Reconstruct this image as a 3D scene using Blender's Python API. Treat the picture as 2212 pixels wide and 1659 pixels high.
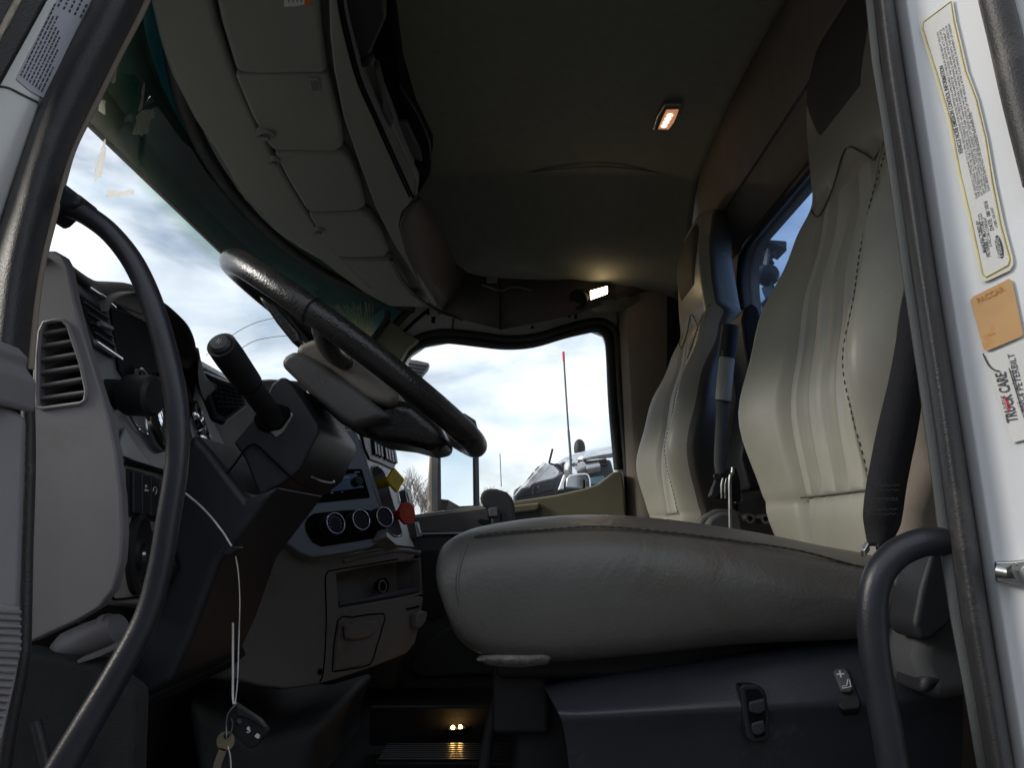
import bpy, bmesh, math, random
from mathutils import Vector, Matrix
R = math.radians
random.seed(7)
C = bpy.context.scene.collection
S = bpy.context.scene
for o in list(bpy.data.objects): bpy.data.objects.remove(o)

# ------------------------------------------------------------ camera
PITCH = 11.5; FPX = 1580.0; CX, CY = 1106.0, 829.5; EYE = Vector((0, 0, 1.75))
cd = bpy.data.cameras.new('camera'); cam = bpy.data.objects.new('camera', cd); C.objects.link(cam)
cam.location = EYE; cam.rotation_euler = (R(90 + PITCH), 0, 0)
cd.sensor_width = 36; cd.lens = FPX / 2212 * 36; cd.clip_start = .02; cd.clip_end = 3000
S.camera = cam
# ------------------------------------------------------------ world and sun
SUN_EL, SUN_ROT = 26, 262
w = bpy.data.worlds.new('World'); S.world = w; w.use_nodes = True
nt = w.node_tree; nt.nodes.clear()
def wn(t, **k):
    n = nt.nodes.new(t)
    for a, b in k.items(): setattr(n, a, b)
    return n
wo = wn('ShaderNodeOutputWorld'); bg = wn('ShaderNodeBackground'); bg.inputs['Strength'].default_value = .085
sky = wn('ShaderNodeTexSky', sky_type='NISHITA'); sky.sun_disc = False
sky.sun_elevation = R(SUN_EL); sky.sun_rotation = R(SUN_ROT); sky.air_density = 1.0; sky.dust_density = .6
tc = wn('ShaderNodeTexCoord'); mp = wn('ShaderNodeMapping'); mp.inputs['Scale'].default_value = (1, 1, 2.6)
n1 = wn('ShaderNodeTexNoise'); n1.inputs['Scale'].default_value = 4.2; n1.inputs['Detail'].default_value = 7; n1.inputs['Roughness'].default_value = .52; n1.inputs['Distortion'].default_value = .5
rp = wn('ShaderNodeValToRGB'); rp.color_ramp.elements[0].position = .33; rp.color_ramp.elements[1].position = .60
rp.color_ramp.elements[0].color = (.22, .22, .22, 1); rp.color_ramp.elements[1].color = (1, 1, 1, 1)
n2 = wn('ShaderNodeTexNoise'); n2.inputs['Scale'].default_value = 9; n2.inputs['Detail'].default_value = 4
rc = wn('ShaderNodeValToRGB'); rc.color_ramp.elements[0].color = (8.3, 9.4, 10.4, 1); rc.color_ramp.elements[1].color = (11.2, 11.6, 12.0, 1)
rc.color_ramp.elements[0].position = .35; rc.color_ramp.elements[1].position = .6
mx = wn('ShaderNodeMixRGB')
L = nt.links.new
L(tc.outputs['Generated'], mp.inputs['Vector']); L(mp.outputs[0], n1.inputs['Vector']); L(mp.outputs[0], n2.inputs['Vector'])
L(n1.outputs['Fac'], rp.inputs['Fac']); L(n2.outputs['Fac'], rc.inputs['Fac'])
L(rp.outputs['Color'], mx.inputs['Fac']); L(sky.outputs['Color'], mx.inputs['Color1']); L(rc.outputs['Color'], mx.inputs['Color2'])
L(mx.outputs['Color'], bg.inputs['Color']); L(bg.outputs[0], wo.inputs['Surface'])
sd = bpy.data.lights.new('sun', 'SUN'); sd.energy = 2.6; sd.angle = R(20); sd.color = (1, .93, .82)
sun = bpy.data.objects.new('sun', sd); C.objects.link(sun)
az = R(SUN_ROT); sdir = Vector((math.sin(az) * math.cos(R(SUN_EL)), math.cos(az) * math.cos(R(SUN_EL)), math.sin(R(SUN_EL))))
sun.rotation_euler = sdir.to_track_quat('Z', 'Y').to_euler()
S.view_settings.view_transform = 'Standard'; S.view_settings.look = 'None'; S.view_settings.gamma = 1
S.view_settings.use_curve_mapping = False; S.view_settings.exposure = 0.45
S.render.engine = 'CYCLES'; S.cycles.max_bounces = 6; S.cycles.diffuse_bounces = 5; S.cycles.glossy_bounces = 3; S.cycles.transparent_max_bounces = 8

# ------------------------------------------------------------ rays: a pixel (in a 2212 x 1659 copy of the photo) to a place in the cab
cp, sp = math.cos(R(PITCH)), math.sin(R(PITCH))
def ray(u, v):
    a = (u - CX) / FPX; b = (CY - v) / FPX
    return Vector((a, cp - b * sp, sp + b * cp))
def P(u, v, Y):
    d = ray(u, v); return EYE + d * (Y / d.y)
def PZ(u, v, Z):
    d = ray(u, v); return EYE + d * ((Z - EYE.z) / d.z)
def PX(u, v, X):
    d = ray(u, v); return EYE + d * ((X - EYE.x) / d.x)
class Pl:
    def __init__(s, a, b, c):
        s.o = a; n = (b - a).cross(c - a).normalized()
        if n.dot(EYE - a) < 0: n = -n
        s.n = n
    def __call__(s, u, v, off=0):
        d = ray(u, v); return EYE + d * ((s.o - EYE).dot(s.n) / d.dot(s.n)) + s.n * off
    def off(s, k):
        q = Pl.__new__(Pl); q.o = s.o + s.n * k; q.n = s.n; return q

# ------------------------------------------------------------ materials
def mat(name, col, rough=.5, metal=0, var=.12, vscale=14, bump=0, bscale=400, coat=0, spec=.5, emis=None, estr=0, col2=None, sheen=0, wear=None, crease=0):
    m = bpy.data.materials.new(name); m.use_nodes = True
    t = m.node_tree; b = t.nodes['Principled BSDF']
    b.inputs['Roughness'].default_value = rough; b.inputs['Metallic'].default_value = metal
    b.inputs['Specular IOR Level'].default_value = spec; b.inputs['Coat Weight'].default_value = coat; b.inputs['Coat Roughness'].default_value = .15
    if sheen: b.inputs['Sheen Weight'].default_value = sheen
    tcn = t.nodes.new('ShaderNodeTexCoord')
    nz = t.nodes.new('ShaderNodeTexNoise'); nz.inputs['Scale'].default_value = vscale; nz.inputs['Detail'].default_value = 4; nz.inputs['Roughness'].default_value = .65
    t.links.new(tcn.outputs['Object'], nz.inputs['Vector'])
    r = t.nodes.new('ShaderNodeValToRGB')
    c2 = col2 or tuple(min(1, c * (1 + var)) for c in col)
    c1 = tuple(c * (1 - var) for c in col)
    r.color_ramp.elements[0].position = .3; r.color_ramp.elements[1].position = .7
    r.color_ramp.elements[0].color = (*c1, 1); r.color_ramp.elements[1].color = (*c2, 1)
    t.links.new(nz.outputs['Fac'], r.inputs['Fac'])
    last = r.outputs['Color']
    if wear:
        nz3 = t.nodes.new('ShaderNodeTexNoise'); nz3.inputs['Scale'].default_value = wear[1]; nz3.inputs['Detail'].default_value = 5; nz3.inputs['Roughness'].default_value = .75
        t.links.new(tcn.outputs['Object'], nz3.inputs['Vector'])
        r3 = t.nodes.new('ShaderNodeValToRGB'); r3.color_ramp.elements[0].position = wear[2]; r3.color_ramp.elements[1].position = wear[2] + .1
        r3.color_ramp.elements[0].color = (0, 0, 0, 1); r3.color_ramp.elements[1].color = (wear[3], wear[3], wear[3], 1)
        t.links.new(nz3.outputs['Fac'], r3.inputs['Fac'])
        mxn = t.nodes.new('ShaderNodeMixRGB'); mxn.inputs['Color2'].default_value = (*wear[0], 1)
        t.links.new(r3.outputs['Color'], mxn.inputs['Fac']); t.links.new(last, mxn.inputs['Color1']); last = mxn.outputs['Color']
    t.links.new(last, b.inputs['Base Color'])
    rr = t.nodes.new('ShaderNodeMapRange'); rr.inputs['To Min'].default_value = max(.02, rough - .08); rr.inputs['To Max'].default_value = min(1, rough + .1)
    t.links.new(nz.outputs['Fac'], rr.inputs['Value']); t.links.new(rr.outputs[0], b.inputs['Roughness'])
    if bump:
        nb = t.nodes.new('ShaderNodeTexNoise'); nb.inputs['Scale'].default_value = bscale; nb.inputs['Detail'].default_value = 1
        t.links.new(tcn.outputs['Object'], nb.inputs['Vector'])
        bp = t.nodes.new('ShaderNodeBump'); bp.inputs['Strength'].default_value = bump; bp.inputs['Distance'].default_value = .002
        t.links.new(nb.outputs['Fac'], bp.inputs['Height']); t.links.new(bp.outputs[0], b.inputs['Normal'])
        if crease:
            nc = t.nodes.new('ShaderNodeTexNoise'); nc.inputs['Scale'].default_value = 6; nc.inputs['Detail'].default_value = 4; nc.inputs['Distortion'].default_value = 1.2
            b2 = t.nodes.new('ShaderNodeBump'); b2.inputs['Strength'].default_value = crease; b2.inputs['Distance'].default_value = .012
            t.links.new(tcn.outputs['Object'], nc.inputs['Vector']); t.links.new(nc.outputs['Fac'], b2.inputs['Height']); t.links.new(b2.outputs[0], bp.inputs['Normal'])
    if emis:
        b.inputs['Emission Color'].default_value = (*emis, 1); b.inputs['Emission Strength'].default_value = estr
    return m
def glass(name, tint, gloss=.06, band=None, dust=.05):
    m = bpy.data.materials.new(name); m.use_nodes = True
    t = m.node_tree; t.nodes.clear()
    out = t.nodes.new('ShaderNodeOutputMaterial'); tr = t.nodes.new('ShaderNodeBsdfTransparent'); gl = t.nodes.new('ShaderNodeBsdfGlossy')
    gl.inputs['Roughness'].default_value = .02; mix = t.nodes.new('ShaderNodeMixShader'); lw = t.nodes.new('ShaderNodeLayerWeight'); lw.inputs['Blend'].default_value = .5
    pw = t.nodes.new('ShaderNodeMath'); pw.operation = 'POWER'; pw.inputs[1].default_value = 5; t.links.new(lw.outputs['Facing'], pw.inputs[0])
    fr = t.nodes.new('ShaderNodeMath'); fr.operation = 'MULTIPLY_ADD'; fr.inputs[1].default_value = .7; fr.inputs[2].default_value = .03; t.links.new(pw.outputs[0], fr.inputs[0])
    tr.inputs['Color'].default_value = (*tint, 1)
    t.links.new(fr.outputs[0], mix.inputs['Fac']); t.links.new(tr.outputs[0], mix.inputs[1]); t.links.new(gl.outputs[0], mix.inputs[2]); t.links.new(mix.outputs[0], out.inputs['Surface'])
    if dust:
        df = t.nodes.new('ShaderNodeBsdfTranslucent'); df.inputs['Color'].default_value = (.8, .8, .78, 1); m2 = t.nodes.new('ShaderNodeMixShader'); nd = t.nodes.new('ShaderNodeTexNoise'); nd.inputs['Scale'].default_value = 7; nd.inputs['Detail'].default_value = 6
        tcd = t.nodes.new('ShaderNodeTexCoord'); t.links.new(tcd.outputs['Object'], nd.inputs['Vector']); mm = t.nodes.new('ShaderNodeMath'); mm.operation = 'MULTIPLY'; mm.inputs[1].default_value = dust; t.links.new(nd.outputs['Fac'], mm.inputs[0])
        t.links.new(mm.outputs[0], m2.inputs['Fac']); t.links.new(mix.outputs[0], m2.inputs[1]); t.links.new(df.outputs[0], m2.inputs[2]); t.links.new(m2.outputs[0], out.inputs['Surface'])
    if band:
        uv = t.nodes.new('ShaderNodeUVMap'); sx = t.nodes.new('ShaderNodeSeparateXYZ'); rp = t.nodes.new('ShaderNodeValToRGB')
        t.links.new(uv.outputs[0], sx.inputs[0]); t.links.new(sx.outputs['Y'], rp.inputs['Fac']); t.links.new(rp.outputs[0], tr.inputs['Color'])
        e = rp.color_ramp.elements; e[0].position = band[0][0]; e[0].color = (*band[0][1], 1); e[1].position = band[-1][0]; e[1].color = (*band[-1][1], 1)
        for p, c in band[1:-1]:
            k = e.new(p); k.color = (*c, 1)
    return m
M = dict(
    leather=mat('leather', (.37, .35, .295), .40, var=.06, vscale=9, bump=.12, bscale=260, crease=.10, wear=((.30, .26, .20), 6, .58, .35)),
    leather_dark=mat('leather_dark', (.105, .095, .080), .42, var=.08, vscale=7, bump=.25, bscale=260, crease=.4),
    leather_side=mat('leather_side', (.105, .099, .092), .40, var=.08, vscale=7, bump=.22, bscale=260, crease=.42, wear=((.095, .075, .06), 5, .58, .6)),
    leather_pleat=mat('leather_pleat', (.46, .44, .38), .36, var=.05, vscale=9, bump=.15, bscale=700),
    darkcloth=mat('dark_cloth', (.022, .021, .024), .9, var=.2, bump=.3, bscale=500),
    leather_worn=mat('leather_worn', (.50, .48, .44), .30, var=.12, vscale=60, bump=.3, bscale=120, wear=((.3, .27, .22), 40, .55, .7)),
    suede=mat('suede', (.085, .075, .062), .75, var=.12, vscale=60, bump=.2, bscale=900),
    thread=mat('thread', (.045, .04, .036), .8),
    headliner=mat('headliner', (.235, .24, .205), .95, var=.08, vscale=30, bump=.25, bscale=900),
    console=mat('console_plastic', (.255, .265, .235), .62, var=.05, vscale=6, bump=.12, bscale=700),
    rear=mat('rear_trim', (.25, .21, .175), .8, var=.1, vscale=20, bump=.2, bscale=800),
    greyp=mat('grey_plastic', (.185, .175, .188), .52, var=.07, vscale=5, bump=.10, bscale=800, wear=((.145, .132, .13), 7, .54, .4)),
    beigep=mat('beige_plastic', (.245, .222, .205), .6, var=.06, vscale=10, bump=.15, bscale=700, wear=((.15, .13, .115), 7, .56, .5)),
    olive=mat('olive_trim', (.25, .235, .165), .55, var=.06, vscale=10, bump=.15, bscale=600, wear=((.24, .19, .14), 11, .62, .5)),
    dashtop=mat('dash_top_pad', (.125, .108, .098), .7, var=.08, bump=.2, bscale=600),
    black=mat('black_plastic', (.018, .018, .020), .5, spec=.3, var=.2, bump=.12, bscale=500),
    shroud=mat('shroud_plastic', (.022, .023, .028), .5, var=.12, vscale=7, bump=.15, bscale=600, wear=((.04, .037, .037), 9, .58, .5)),
    darkest=mat('dark_void', (.006, .006, .007), .85, spec=.12),
    rubber=mat('black_rubber', (.028, .027, .030), .5, var=.2, vscale=9, bump=.3, bscale=500, wear=((.075, .065, .06), 16, .56, .6)),
    handle=mat('handle_coat', (.020, .021, .029), .38, var=.15, vscale=12, bump=.12, bscale=500),
    wheel=mat('wheel_leather', (.020, .019, .020), .28, var=.25, vscale=30, bump=.35, bscale=330),
    hub=mat('hub_cover', (.085, .085, .09), .55, var=.08, bump=.25, bscale=450),
    hubtan=mat('hub_pad', (.13, .115, .10), .6, var=.1, bump=.25, bscale=450),
    silver=mat('silver_trim', (.30, .31, .34), .5, metal=.15, var=.05, vscale=8),
    silverdk=mat('silver_trim_dark', (.13, .135, .15), .45, metal=.15, var=.06, vscale=8),
    chrome=mat('chrome', (.75, .76, .78), .09, metal=1, var=.04),
    steel=mat('steel', (.48, .48, .47), .32, metal=1, var=.15, vscale=40),
    brass=mat('brass_key', (.50, .43, .31), .35, metal=.9, var=.15, vscale=50),
    white=mat('white_paint', (.78, .79, .81), .16, var=.02, vscale=5, coat=.6, wear=((.55, .52, .48), 60, .70, .5)),
    whitedim=mat('white_paint_inner', (.78, .80, .79), .35, var=.05, vscale=5, wear=((.35, .34, .32), 12, .6, .4)),
    seatbase=mat('seat_base_plastic', (.034, .037, .047), .36, var=.15, vscale=8, bump=.15, bscale=500, wear=((.13, .12, .115), 7, .61, .55)),
    belt=mat('belt_webbing', (.022, .022, .026), .8, var=.3, vscale=200, bump=.4, bscale=900),
    foam=mat('grey_foam', (.20, .19, .18), .95, var=.4, vscale=120, bump=.9, bscale=160),
    yellow=mat('yellow_plastic', (.80, .56, .01), .45, var=.08, wear=((.25, .18, .03), 40, .62, .6)),
    red=mat('red_plastic', (.58, .04, .02), .45, var=.08, wear=((.16, .02, .015), 40, .62, .6)),
    print=mat('white_print', (.7, .7, .7), .6),
    ink=mat('dark_ink', (.06, .06, .075), .6),
    inkbrown=mat('brown_ink', (.52, .22, .05), .6),
    redlabel=mat('red_ink', (.62, .03, .07), .5),
    paper=mat('label_paper', (.72, .71, .69), .3, var=.03, vscale=12, coat=.2),
    paperblue=mat('label_paper_cool', (.56, .57, .66), .35, var=.06, vscale=12),
    yellowed=mat('yellowed_edge', (.66, .55, .22), .35, var=.25, vscale=30),
    clear=mat('old_overlay', (.74, .72, .56), .25, var=.06, vscale=18),
    orange=mat('orange_label', (.56, .33, .14), .45, var=.1, vscale=20, wear=((.52, .24, .07), 22, .6, .7)),
    redorange=mat('warning_orange', (.75, .13, .02), .5),
    carpet=mat('floor_mat', (.018, .018, .020), .8, var=.3, vscale=40, bump=.5, bscale=500),
    lower=mat('lower_trim', (.09, .094, .098), .7, var=.1, bump=.2, bscale=500),
    asphalt=mat('asphalt', (.09, .085, .08), .9, var=.3, vscale=3, bump=.5, bscale=60),
    bark=mat('bark', (.12, .095, .08), .9, var=.3),
    visor=mat('visor_plastic', (.50, .53, .36), .55, var=.3, vscale=5),
    tape=mat('old_tape', (.62, .56, .46), .6, var=.2, vscale=60),
    mirror=mat('mirror_glass', (.86, .90, .94), .015, metal=1, var=.01),
    ribmat=mat('rib_metal', (.05, .05, .05), .3, metal=.7),
    tan=mat('tan_housing', (.42, .35, .28), .5, var=.06),
    ledlens=mat('lamp_lens', (.75, .55, .42), .35, emis=(1, .45, .24), estr=.28),
    led=mat('led_glow', (1, .8, .6), .5, emis=(1, .66, .42), estr=3.5),
    lamp=mat('lamp_glow', (1, .8, .6), .5, emis=(1, .74, .42), estr=20),
    amber=mat('amber_glow', (1, .7, .3), .5, emis=(1, .55, .16), estr=45),
    truckdark=mat('dark_truck_paint', (.014, .017, .030), .35, var=.05),
    blueglass=mat('blue_side_window', (.16, .28, .36), .08, var=.05),
    darkglass=mat('dark_window', (.015, .017, .02), .06, var=.1),
    truckwhite=mat('white_hood_paint', (.88, .89, .91), .3, var=.02, coat=.5),
)
M['shield'] = glass('windshield_glass', (.96, .97, .98), band=[(0, (.95, .97, .98)), (.82, (.94, .97, .98)), (.85, (.66, .76, .66)), (.895, (.14, .46, .52)), (.955, (.015, .25, .32))])
tp_ = M['tape'].node_tree; b_ = tp_.nodes['Principled BSDF']; tl_ = tp_.nodes.new('ShaderNodeBsdfTranslucent'); tl_.inputs['Color'].default_value = (.9, .84, .74, 1)
mx_ = tp_.nodes.new('ShaderNodeMixShader'); mx_.inputs[0].default_value = .6; tp_.links.new(b_.outputs[0], mx_.inputs[1]); tp_.links.new(tl_.outputs[0], mx_.inputs[2]); tt_ = tp_.nodes.new('ShaderNodeBsdfTransparent'); m3_ = tp_.nodes.new('ShaderNodeMixShader'); nn_ = tp_.nodes.new('ShaderNodeTexNoise'); nn_.inputs['Scale'].default_value = 45; nn_.inputs['Detail'].default_value = 4; rr_ = tp_.nodes.new('ShaderNodeValToRGB'); rr_.color_ramp.elements[0].position = .38; rr_.color_ramp.elements[1].position = .62
tp_.links.new(nn_.outputs['Fac'], rr_.inputs['Fac']); tp_.links.new(rr_.outputs['Color'], m3_.inputs['Fac']); tp_.links.new(mx_.outputs[0], m3_.inputs[1]); tp_.links.new(tt_.outputs[0], m3_.inputs[2]); tp_.links.new(m3_.outputs[0], tp_.nodes['Material Output'].inputs['Surface'])
M['sideglass'] = glass('side_glass', (.97, .98, .99), dust=.015)
M['rearglass'] = glass('rear_glass', (.50, .62, .80))

# ------------------------------------------------------------ mesh helpers
WORLD = {}
def wloc(o): return WORLD.get(o.name, Vector((0, 0, 0)))
def tag(o, label=None, cat=None, group=None, kind=None):
    if label: o['label'] = label
    if cat: o['category'] = cat
    if group: o['group'] = group
    if kind: o['kind'] = kind
    return o
def thing(name, base, label, cat, group=None):
    o = bpy.data.objects.new(name, None); o.empty_display_size = .05; C.objects.link(o); o.location = base
    WORLD[o.name] = Vector(base); return tag(o, label, cat, group)
def mk(name, verts, faces, m, parent=None, bevel=0, seg=3, sub=0, smooth=True, solid=0, uvs=None, recalc=True, angle=None):
    verts = [Vector(v) for v in verts]
    base = wloc(parent) if parent else sum(verts, Vector()) / len(verts)
    me = bpy.data.meshes.new(name); me.from_pydata([v - base for v in verts], [], faces); me.update()
    if recalc:
        bm = bmesh.new(); bm.from_mesh(me); bmesh.ops.recalc_face_normals(bm, faces=bm.faces); bm.to_mesh(me); bm.free()
    if uvs:
        ul = me.uv_layers.new(name='UVMap')
        for lp in me.loops: ul.data[lp.index].uv = uvs[lp.vertex_index]
    me.materials.append(M[m] if isinstance(m, str) else m)
    o = bpy.data.objects.new(name, me); C.objects.link(o)
    if parent: o.parent = parent; WORLD[o.name] = base
    else: o.location = base; WORLD[o.name] = base
    if smooth: me.shade_smooth()
    if smooth and not bevel and not sub:
        try: me.set_sharp_from_angle(angle=R(angle or 38))
        except Exception: pass
    if solid:
        md = o.modifiers.new('s', 'SOLIDIFY'); md.thickness = solid; md.offset = 0
    if bevel:
        md = o.modifiers.new('b', 'BEVEL'); md.width = bevel; md.segments = seg; md.limit_method = 'ANGLE'; md.angle_limit = R(32); md.harden_normals = True
    if sub:
        md = o.modifiers.new('ss', 'SUBSURF'); md.levels = sub; md.render_levels = sub
    return o
def cat_rom(pts, n=6, closed=False):
    pts = [Vector(p) for p in pts]; out = []; k = len(pts)
    rng = range(k) if closed else range(k - 1)
    for i in rng:
        p1, p2 = pts[i], pts[(i + 1) % k]
        p0 = pts[i - 1] if (i > 0 or closed) else p1 * 2 - p2
        p3 = pts[(i + 2) % k] if (i + 2 < k or closed) else p2 * 2 - p1
        for j in range(n):
            t = j / n
            out.append(.5 * ((2 * p1) + (p2 - p0) * t + (2 * p0 - 5 * p1 + 4 * p2 - p3) * t * t + (3 * p1 - p0 - 3 * p2 + p3) * t ** 3))
    if not closed: out.append(pts[-1])
    return out
def prism_vf(front, back):
    n = len(front); v = list(front) + list(back)
    f = [list(range(n)), list(range(2 * n - 1, n - 1, -1))] + [[i, n + i, n + (i + 1) % n, (i + 1) % n] for i in range(n)]
    return v, f
def prism(name, front, off, m, parent=None, bevel=0, seg=3, **k):
    front = [Vector(p) for p in front]
    back = [p + off for p in front] if isinstance(off, Vector) else off
    v, f = prism_vf(front, back)
    return mk(name, v, f, m, parent, bevel, seg, **k)
def plate(name, uv, pl, t0, t1, m, parent=None, bevel=0, seg=2, **k):       # slab lying on a plane, between two heights over it
    pts = [pl(u, v) for u, v in uv]
    return prism(name, [p + pl.n * t1 for p in pts], [p + pl.n * t0 for p in pts], m, parent, bevel, seg, **k)
def slabY(name, uv, Y0, Y1, m, parent=None, bevel=0, seg=3, w=None, **k):           # outline seen at depth Y0, extruded to Y1 straight across the cab
    cu_ = sum(q[0] for q in uv) / len(uv); cv_ = sum(q[1] for q in uv) / len(uv); d = Vector((1090 - cu_, 1150 - cv_)); pts = []
    for u, v in uv:                                                        # the side toward the vanishing point belongs to the far face
        e = Vector((u - cu_, v - cv_)); w_ = .5 + .5 * (e.dot(d) / max(1e-6, e.length * d.length)) if d.length > 1 else .5
        if w is not None: w_ = w
        a, b = P(u, v, Y0), P(u, v, Y1); pts.append(Vector((a.x + (b.x - a.x) * w_, Y0, a.z + (b.z - a.z) * w_)))
    return prism(name, pts, Vector((0, Y1 - Y0, 0)), m, parent, bevel, seg, **k)
def slabZ(name, uv, Z0, Z1, m, parent=None, bevel=0, seg=3, **k):           # outline seen at height Z0, extruded upward
    pts = [PZ(u, v, Z0) for u, v in uv]
    return prism(name, pts, Vector((0, 0, Z1 - Z0)), m, parent, bevel, seg, **k)
def holed(name, outer, holes, off, m, parent=None, bevel=0, **k):
    bm = bmesh.new(); loops = []
    for lp in [outer] + holes:
        vs = [bm.verts.new(p) for p in lp]; loops.append(vs)
        for i in range(len(vs)): bm.edges.new((vs[i], vs[(i + 1) % len(vs)]))
    bmesh.ops.triangle_fill(bm, use_beauty=True, edges=bm.edges[:])
    bm.verts.index_update()
    V = [v.co.copy() for v in bm.verts]; F = [[v.index for v in f.verts] for f in bm.faces]
    LI = [[v.index for v in lp] for lp in loops]; bm.free()
    n = len(V); V2 = V + [p + off for p in V]; F2 = F + [[n + i for i in reversed(f)] for f in F]
    for lp in LI:
        for i in range(len(lp)):
            a, b = lp[i], lp[(i + 1) % len(lp)]; F2.append([a, b, n + b, n + a])
    return mk(name, V2, F2, m, parent, bevel, 2, **k)
def grid(name, rows, m, parent=None, closed=False, cap=False, **k):
    nr, nc = len(rows), len(rows[0]); V = [p for r in rows for p in r]; F = []
    for i in range(nr - 1):
        for j in range(nc if closed else nc - 1):
            F.append([i * nc + j, i * nc + (j + 1) % nc, (i + 1) * nc + (j + 1) % nc, (i + 1) * nc + j])
    if cap: F += [list(range(nc)), [(nr - 1) * nc + j for j in range(nc)]]
    return mk(name, V, F, m, parent, **k)
def frames(path, up=Vector((0, 0, 1)), closed=False):
    out = []; n = len(path)
    for i, p in enumerate(path):
        a = path[i - 1] if (i or closed) else p; b = path[(i + 1) % n] if (i < n - 1 or closed) else p
        t = (b - a).normalized(); s = t.cross(up)
        if s.length < 1e-4: s = t.cross(Vector((0, 1, 0)))
        s.normalize(); u = s.cross(t).normalized(); out.append((t, s, u))
    return out
def tube_vf(path, rad, seg=12, closed=False, up=Vector((0, 1, .03)), flat=1):
    n = len(path); V = []; F = []
    fr = frames(path, up.normalized(), closed)
    for i, p in enumerate(path):
        r = rad[i] if isinstance(rad, (list, tuple)) else rad
        for j in range(seg):
            a = 2 * math.pi * j / seg; V.append(p + fr[i][1] * (math.cos(a) * r) + fr[i][2] * (math.sin(a) * r * flat))
    for i in range(n if closed else n - 1):
        for j in range(seg):
            k = (i + 1) % n; F.append([i * seg + j, i * seg + (j + 1) % seg, k * seg + (j + 1) % seg, k * seg + j])
    if not closed: F += [list(range(seg)), [(n - 1) * seg + j for j in range(seg)]]
    return V, F
def tube(name, pts, rad, m, parent=None, seg=12, closed=False, n=6, flat=1, up=Vector((0, 1, .03)), **k):
    pts = [Vector(p) for p in pts]
    path = cat_rom(pts, n, closed) if n > 1 else pts
    if isinstance(rad, (list, tuple)):
        rr = []; kk = len(rad)
        for i in range(len(path)):
            x = i / (len(path) - 1) * (kk - 1); a = min(int(x), kk - 2); rr.append(rad[a] + (rad[a + 1] - rad[a]) * (x - a))
        rad = rr
    V, F = tube_vf(path, rad, seg, closed, up, flat); return mk(name, V, F, m, parent, angle=60, **k)
def multi_tube(name, paths, rad, m, parent=None, seg=6, up=Vector((0, 1, .03)), **k):
    V = []; F = []
    for p in paths:
        v, f = tube_vf([Vector(q) for q in p], rad, seg, False, up); o = len(V); V += v; F += [[i + o for i in g] for g in f]
    return mk(name, V, F, m, parent, angle=60, **k)
def lathe(name, prof, org, axis, m, parent=None, seg=28, **k):
    axis = Vector(axis).normalized(); s = axis.orthogonal().normalized(); u = axis.cross(s); V = []; F = []
    for r, h in prof:
        for j in range(seg):
            a = 2 * math.pi * j / seg; V.append(Vector(org) + axis * h + (s * math.cos(a) + u * math.sin(a)) * r)
    for i in range(len(prof) - 1):
        for j in range(seg): F.append([i * seg + j, i * seg + (j + 1) % seg, (i + 1) * seg + (j + 1) % seg, (i + 1) * seg + j])
    F += [list(range(seg)), [(len(prof) - 1) * seg + j for j in range(seg)]]
    return mk(name, V, F, m, parent, angle=40, **k)
def box(name, c, ex, ey, ez, m, parent=None, bevel=0, **k):                 # centre and three half-axis vectors
    c = Vector(c); V = [c + ex * i + ey * j + ez * l for i in (-1, 1) for j in (-1, 1) for l in (-1, 1)]
    F = [[0, 1, 3, 2], [4, 6, 7, 5], [0, 4, 5, 1], [2, 3, 7, 6], [0, 2, 6, 4], [1, 5, 7, 3]]
    return mk(name, V, F, m, parent, bevel, **k)
X, Yv, Zv = Vector((1, 0, 0)), Vector((0, 1, 0)), Vector((0, 0, 1))
def text(name, body, a, b, height, pl, m, parent, off=.0012, ydir=None, bold=False):
    """lettering laid on a plane from point a to point b"""
    cu = bpy.data.curves.new(name, 'FONT'); cu.body = body; cu.size = 1; cu.resolution_u = 2
    if bold: cu.offset = .018
    t = bpy.data.objects.new('tmp', cu); C.objects.link(t); bpy.context.view_layer.update()
    dg = bpy.context.evaluated_depsgraph_get(); me0 = t.evaluated_get(dg).to_mesh()
    vs = [v.co.copy() for v in me0.vertices]; fs = [list(p.vertices) for p in me0.polygons]
    t.evaluated_get(dg).to_mesh_clear(); bpy.data.objects.remove(t); bpy.data.curves.remove(cu)
    if not vs: return None
    x0 = min(v.x for v in vs); x1 = max(v.x for v in vs)
    xd = b - a; sx = xd.length / (x1 - x0); xd = xd.normalized(); yd = pl.n.cross(xd).normalized()
    V = [a + xd * ((v.x - x0) * sx) + yd * (v.y * height) + pl.n * off for v in vs]
    return mk(name, V, fs, m, parent, smooth=False, recalc=False)

# ============================================================ SETTING
g = mk('ground', [(-400, -400, 0), (400, -400, 0), (400, 400, 0), (-400, 400, 0)], [[0, 1, 2, 3]], 'asphalt'); tag(g, kind='structure')

# cab floor with a raised tunnel
fl = mk('cab_floor', *prism_vf([Vector(p) for p in [(-1.05, .70, 1.27), (.8, .70, 1.27), (.8, 2.56, 1.27), (-1.05, 2.56, 1.27)]],
                               [Vector(p) for p in [(-1.05, .70, 1.2), (.8, .70, 1.2), (.8, 2.56, 1.2), (-1.05, 2.56, 1.2)]]), 'carpet'); tag(fl, kind='structure')

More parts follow.
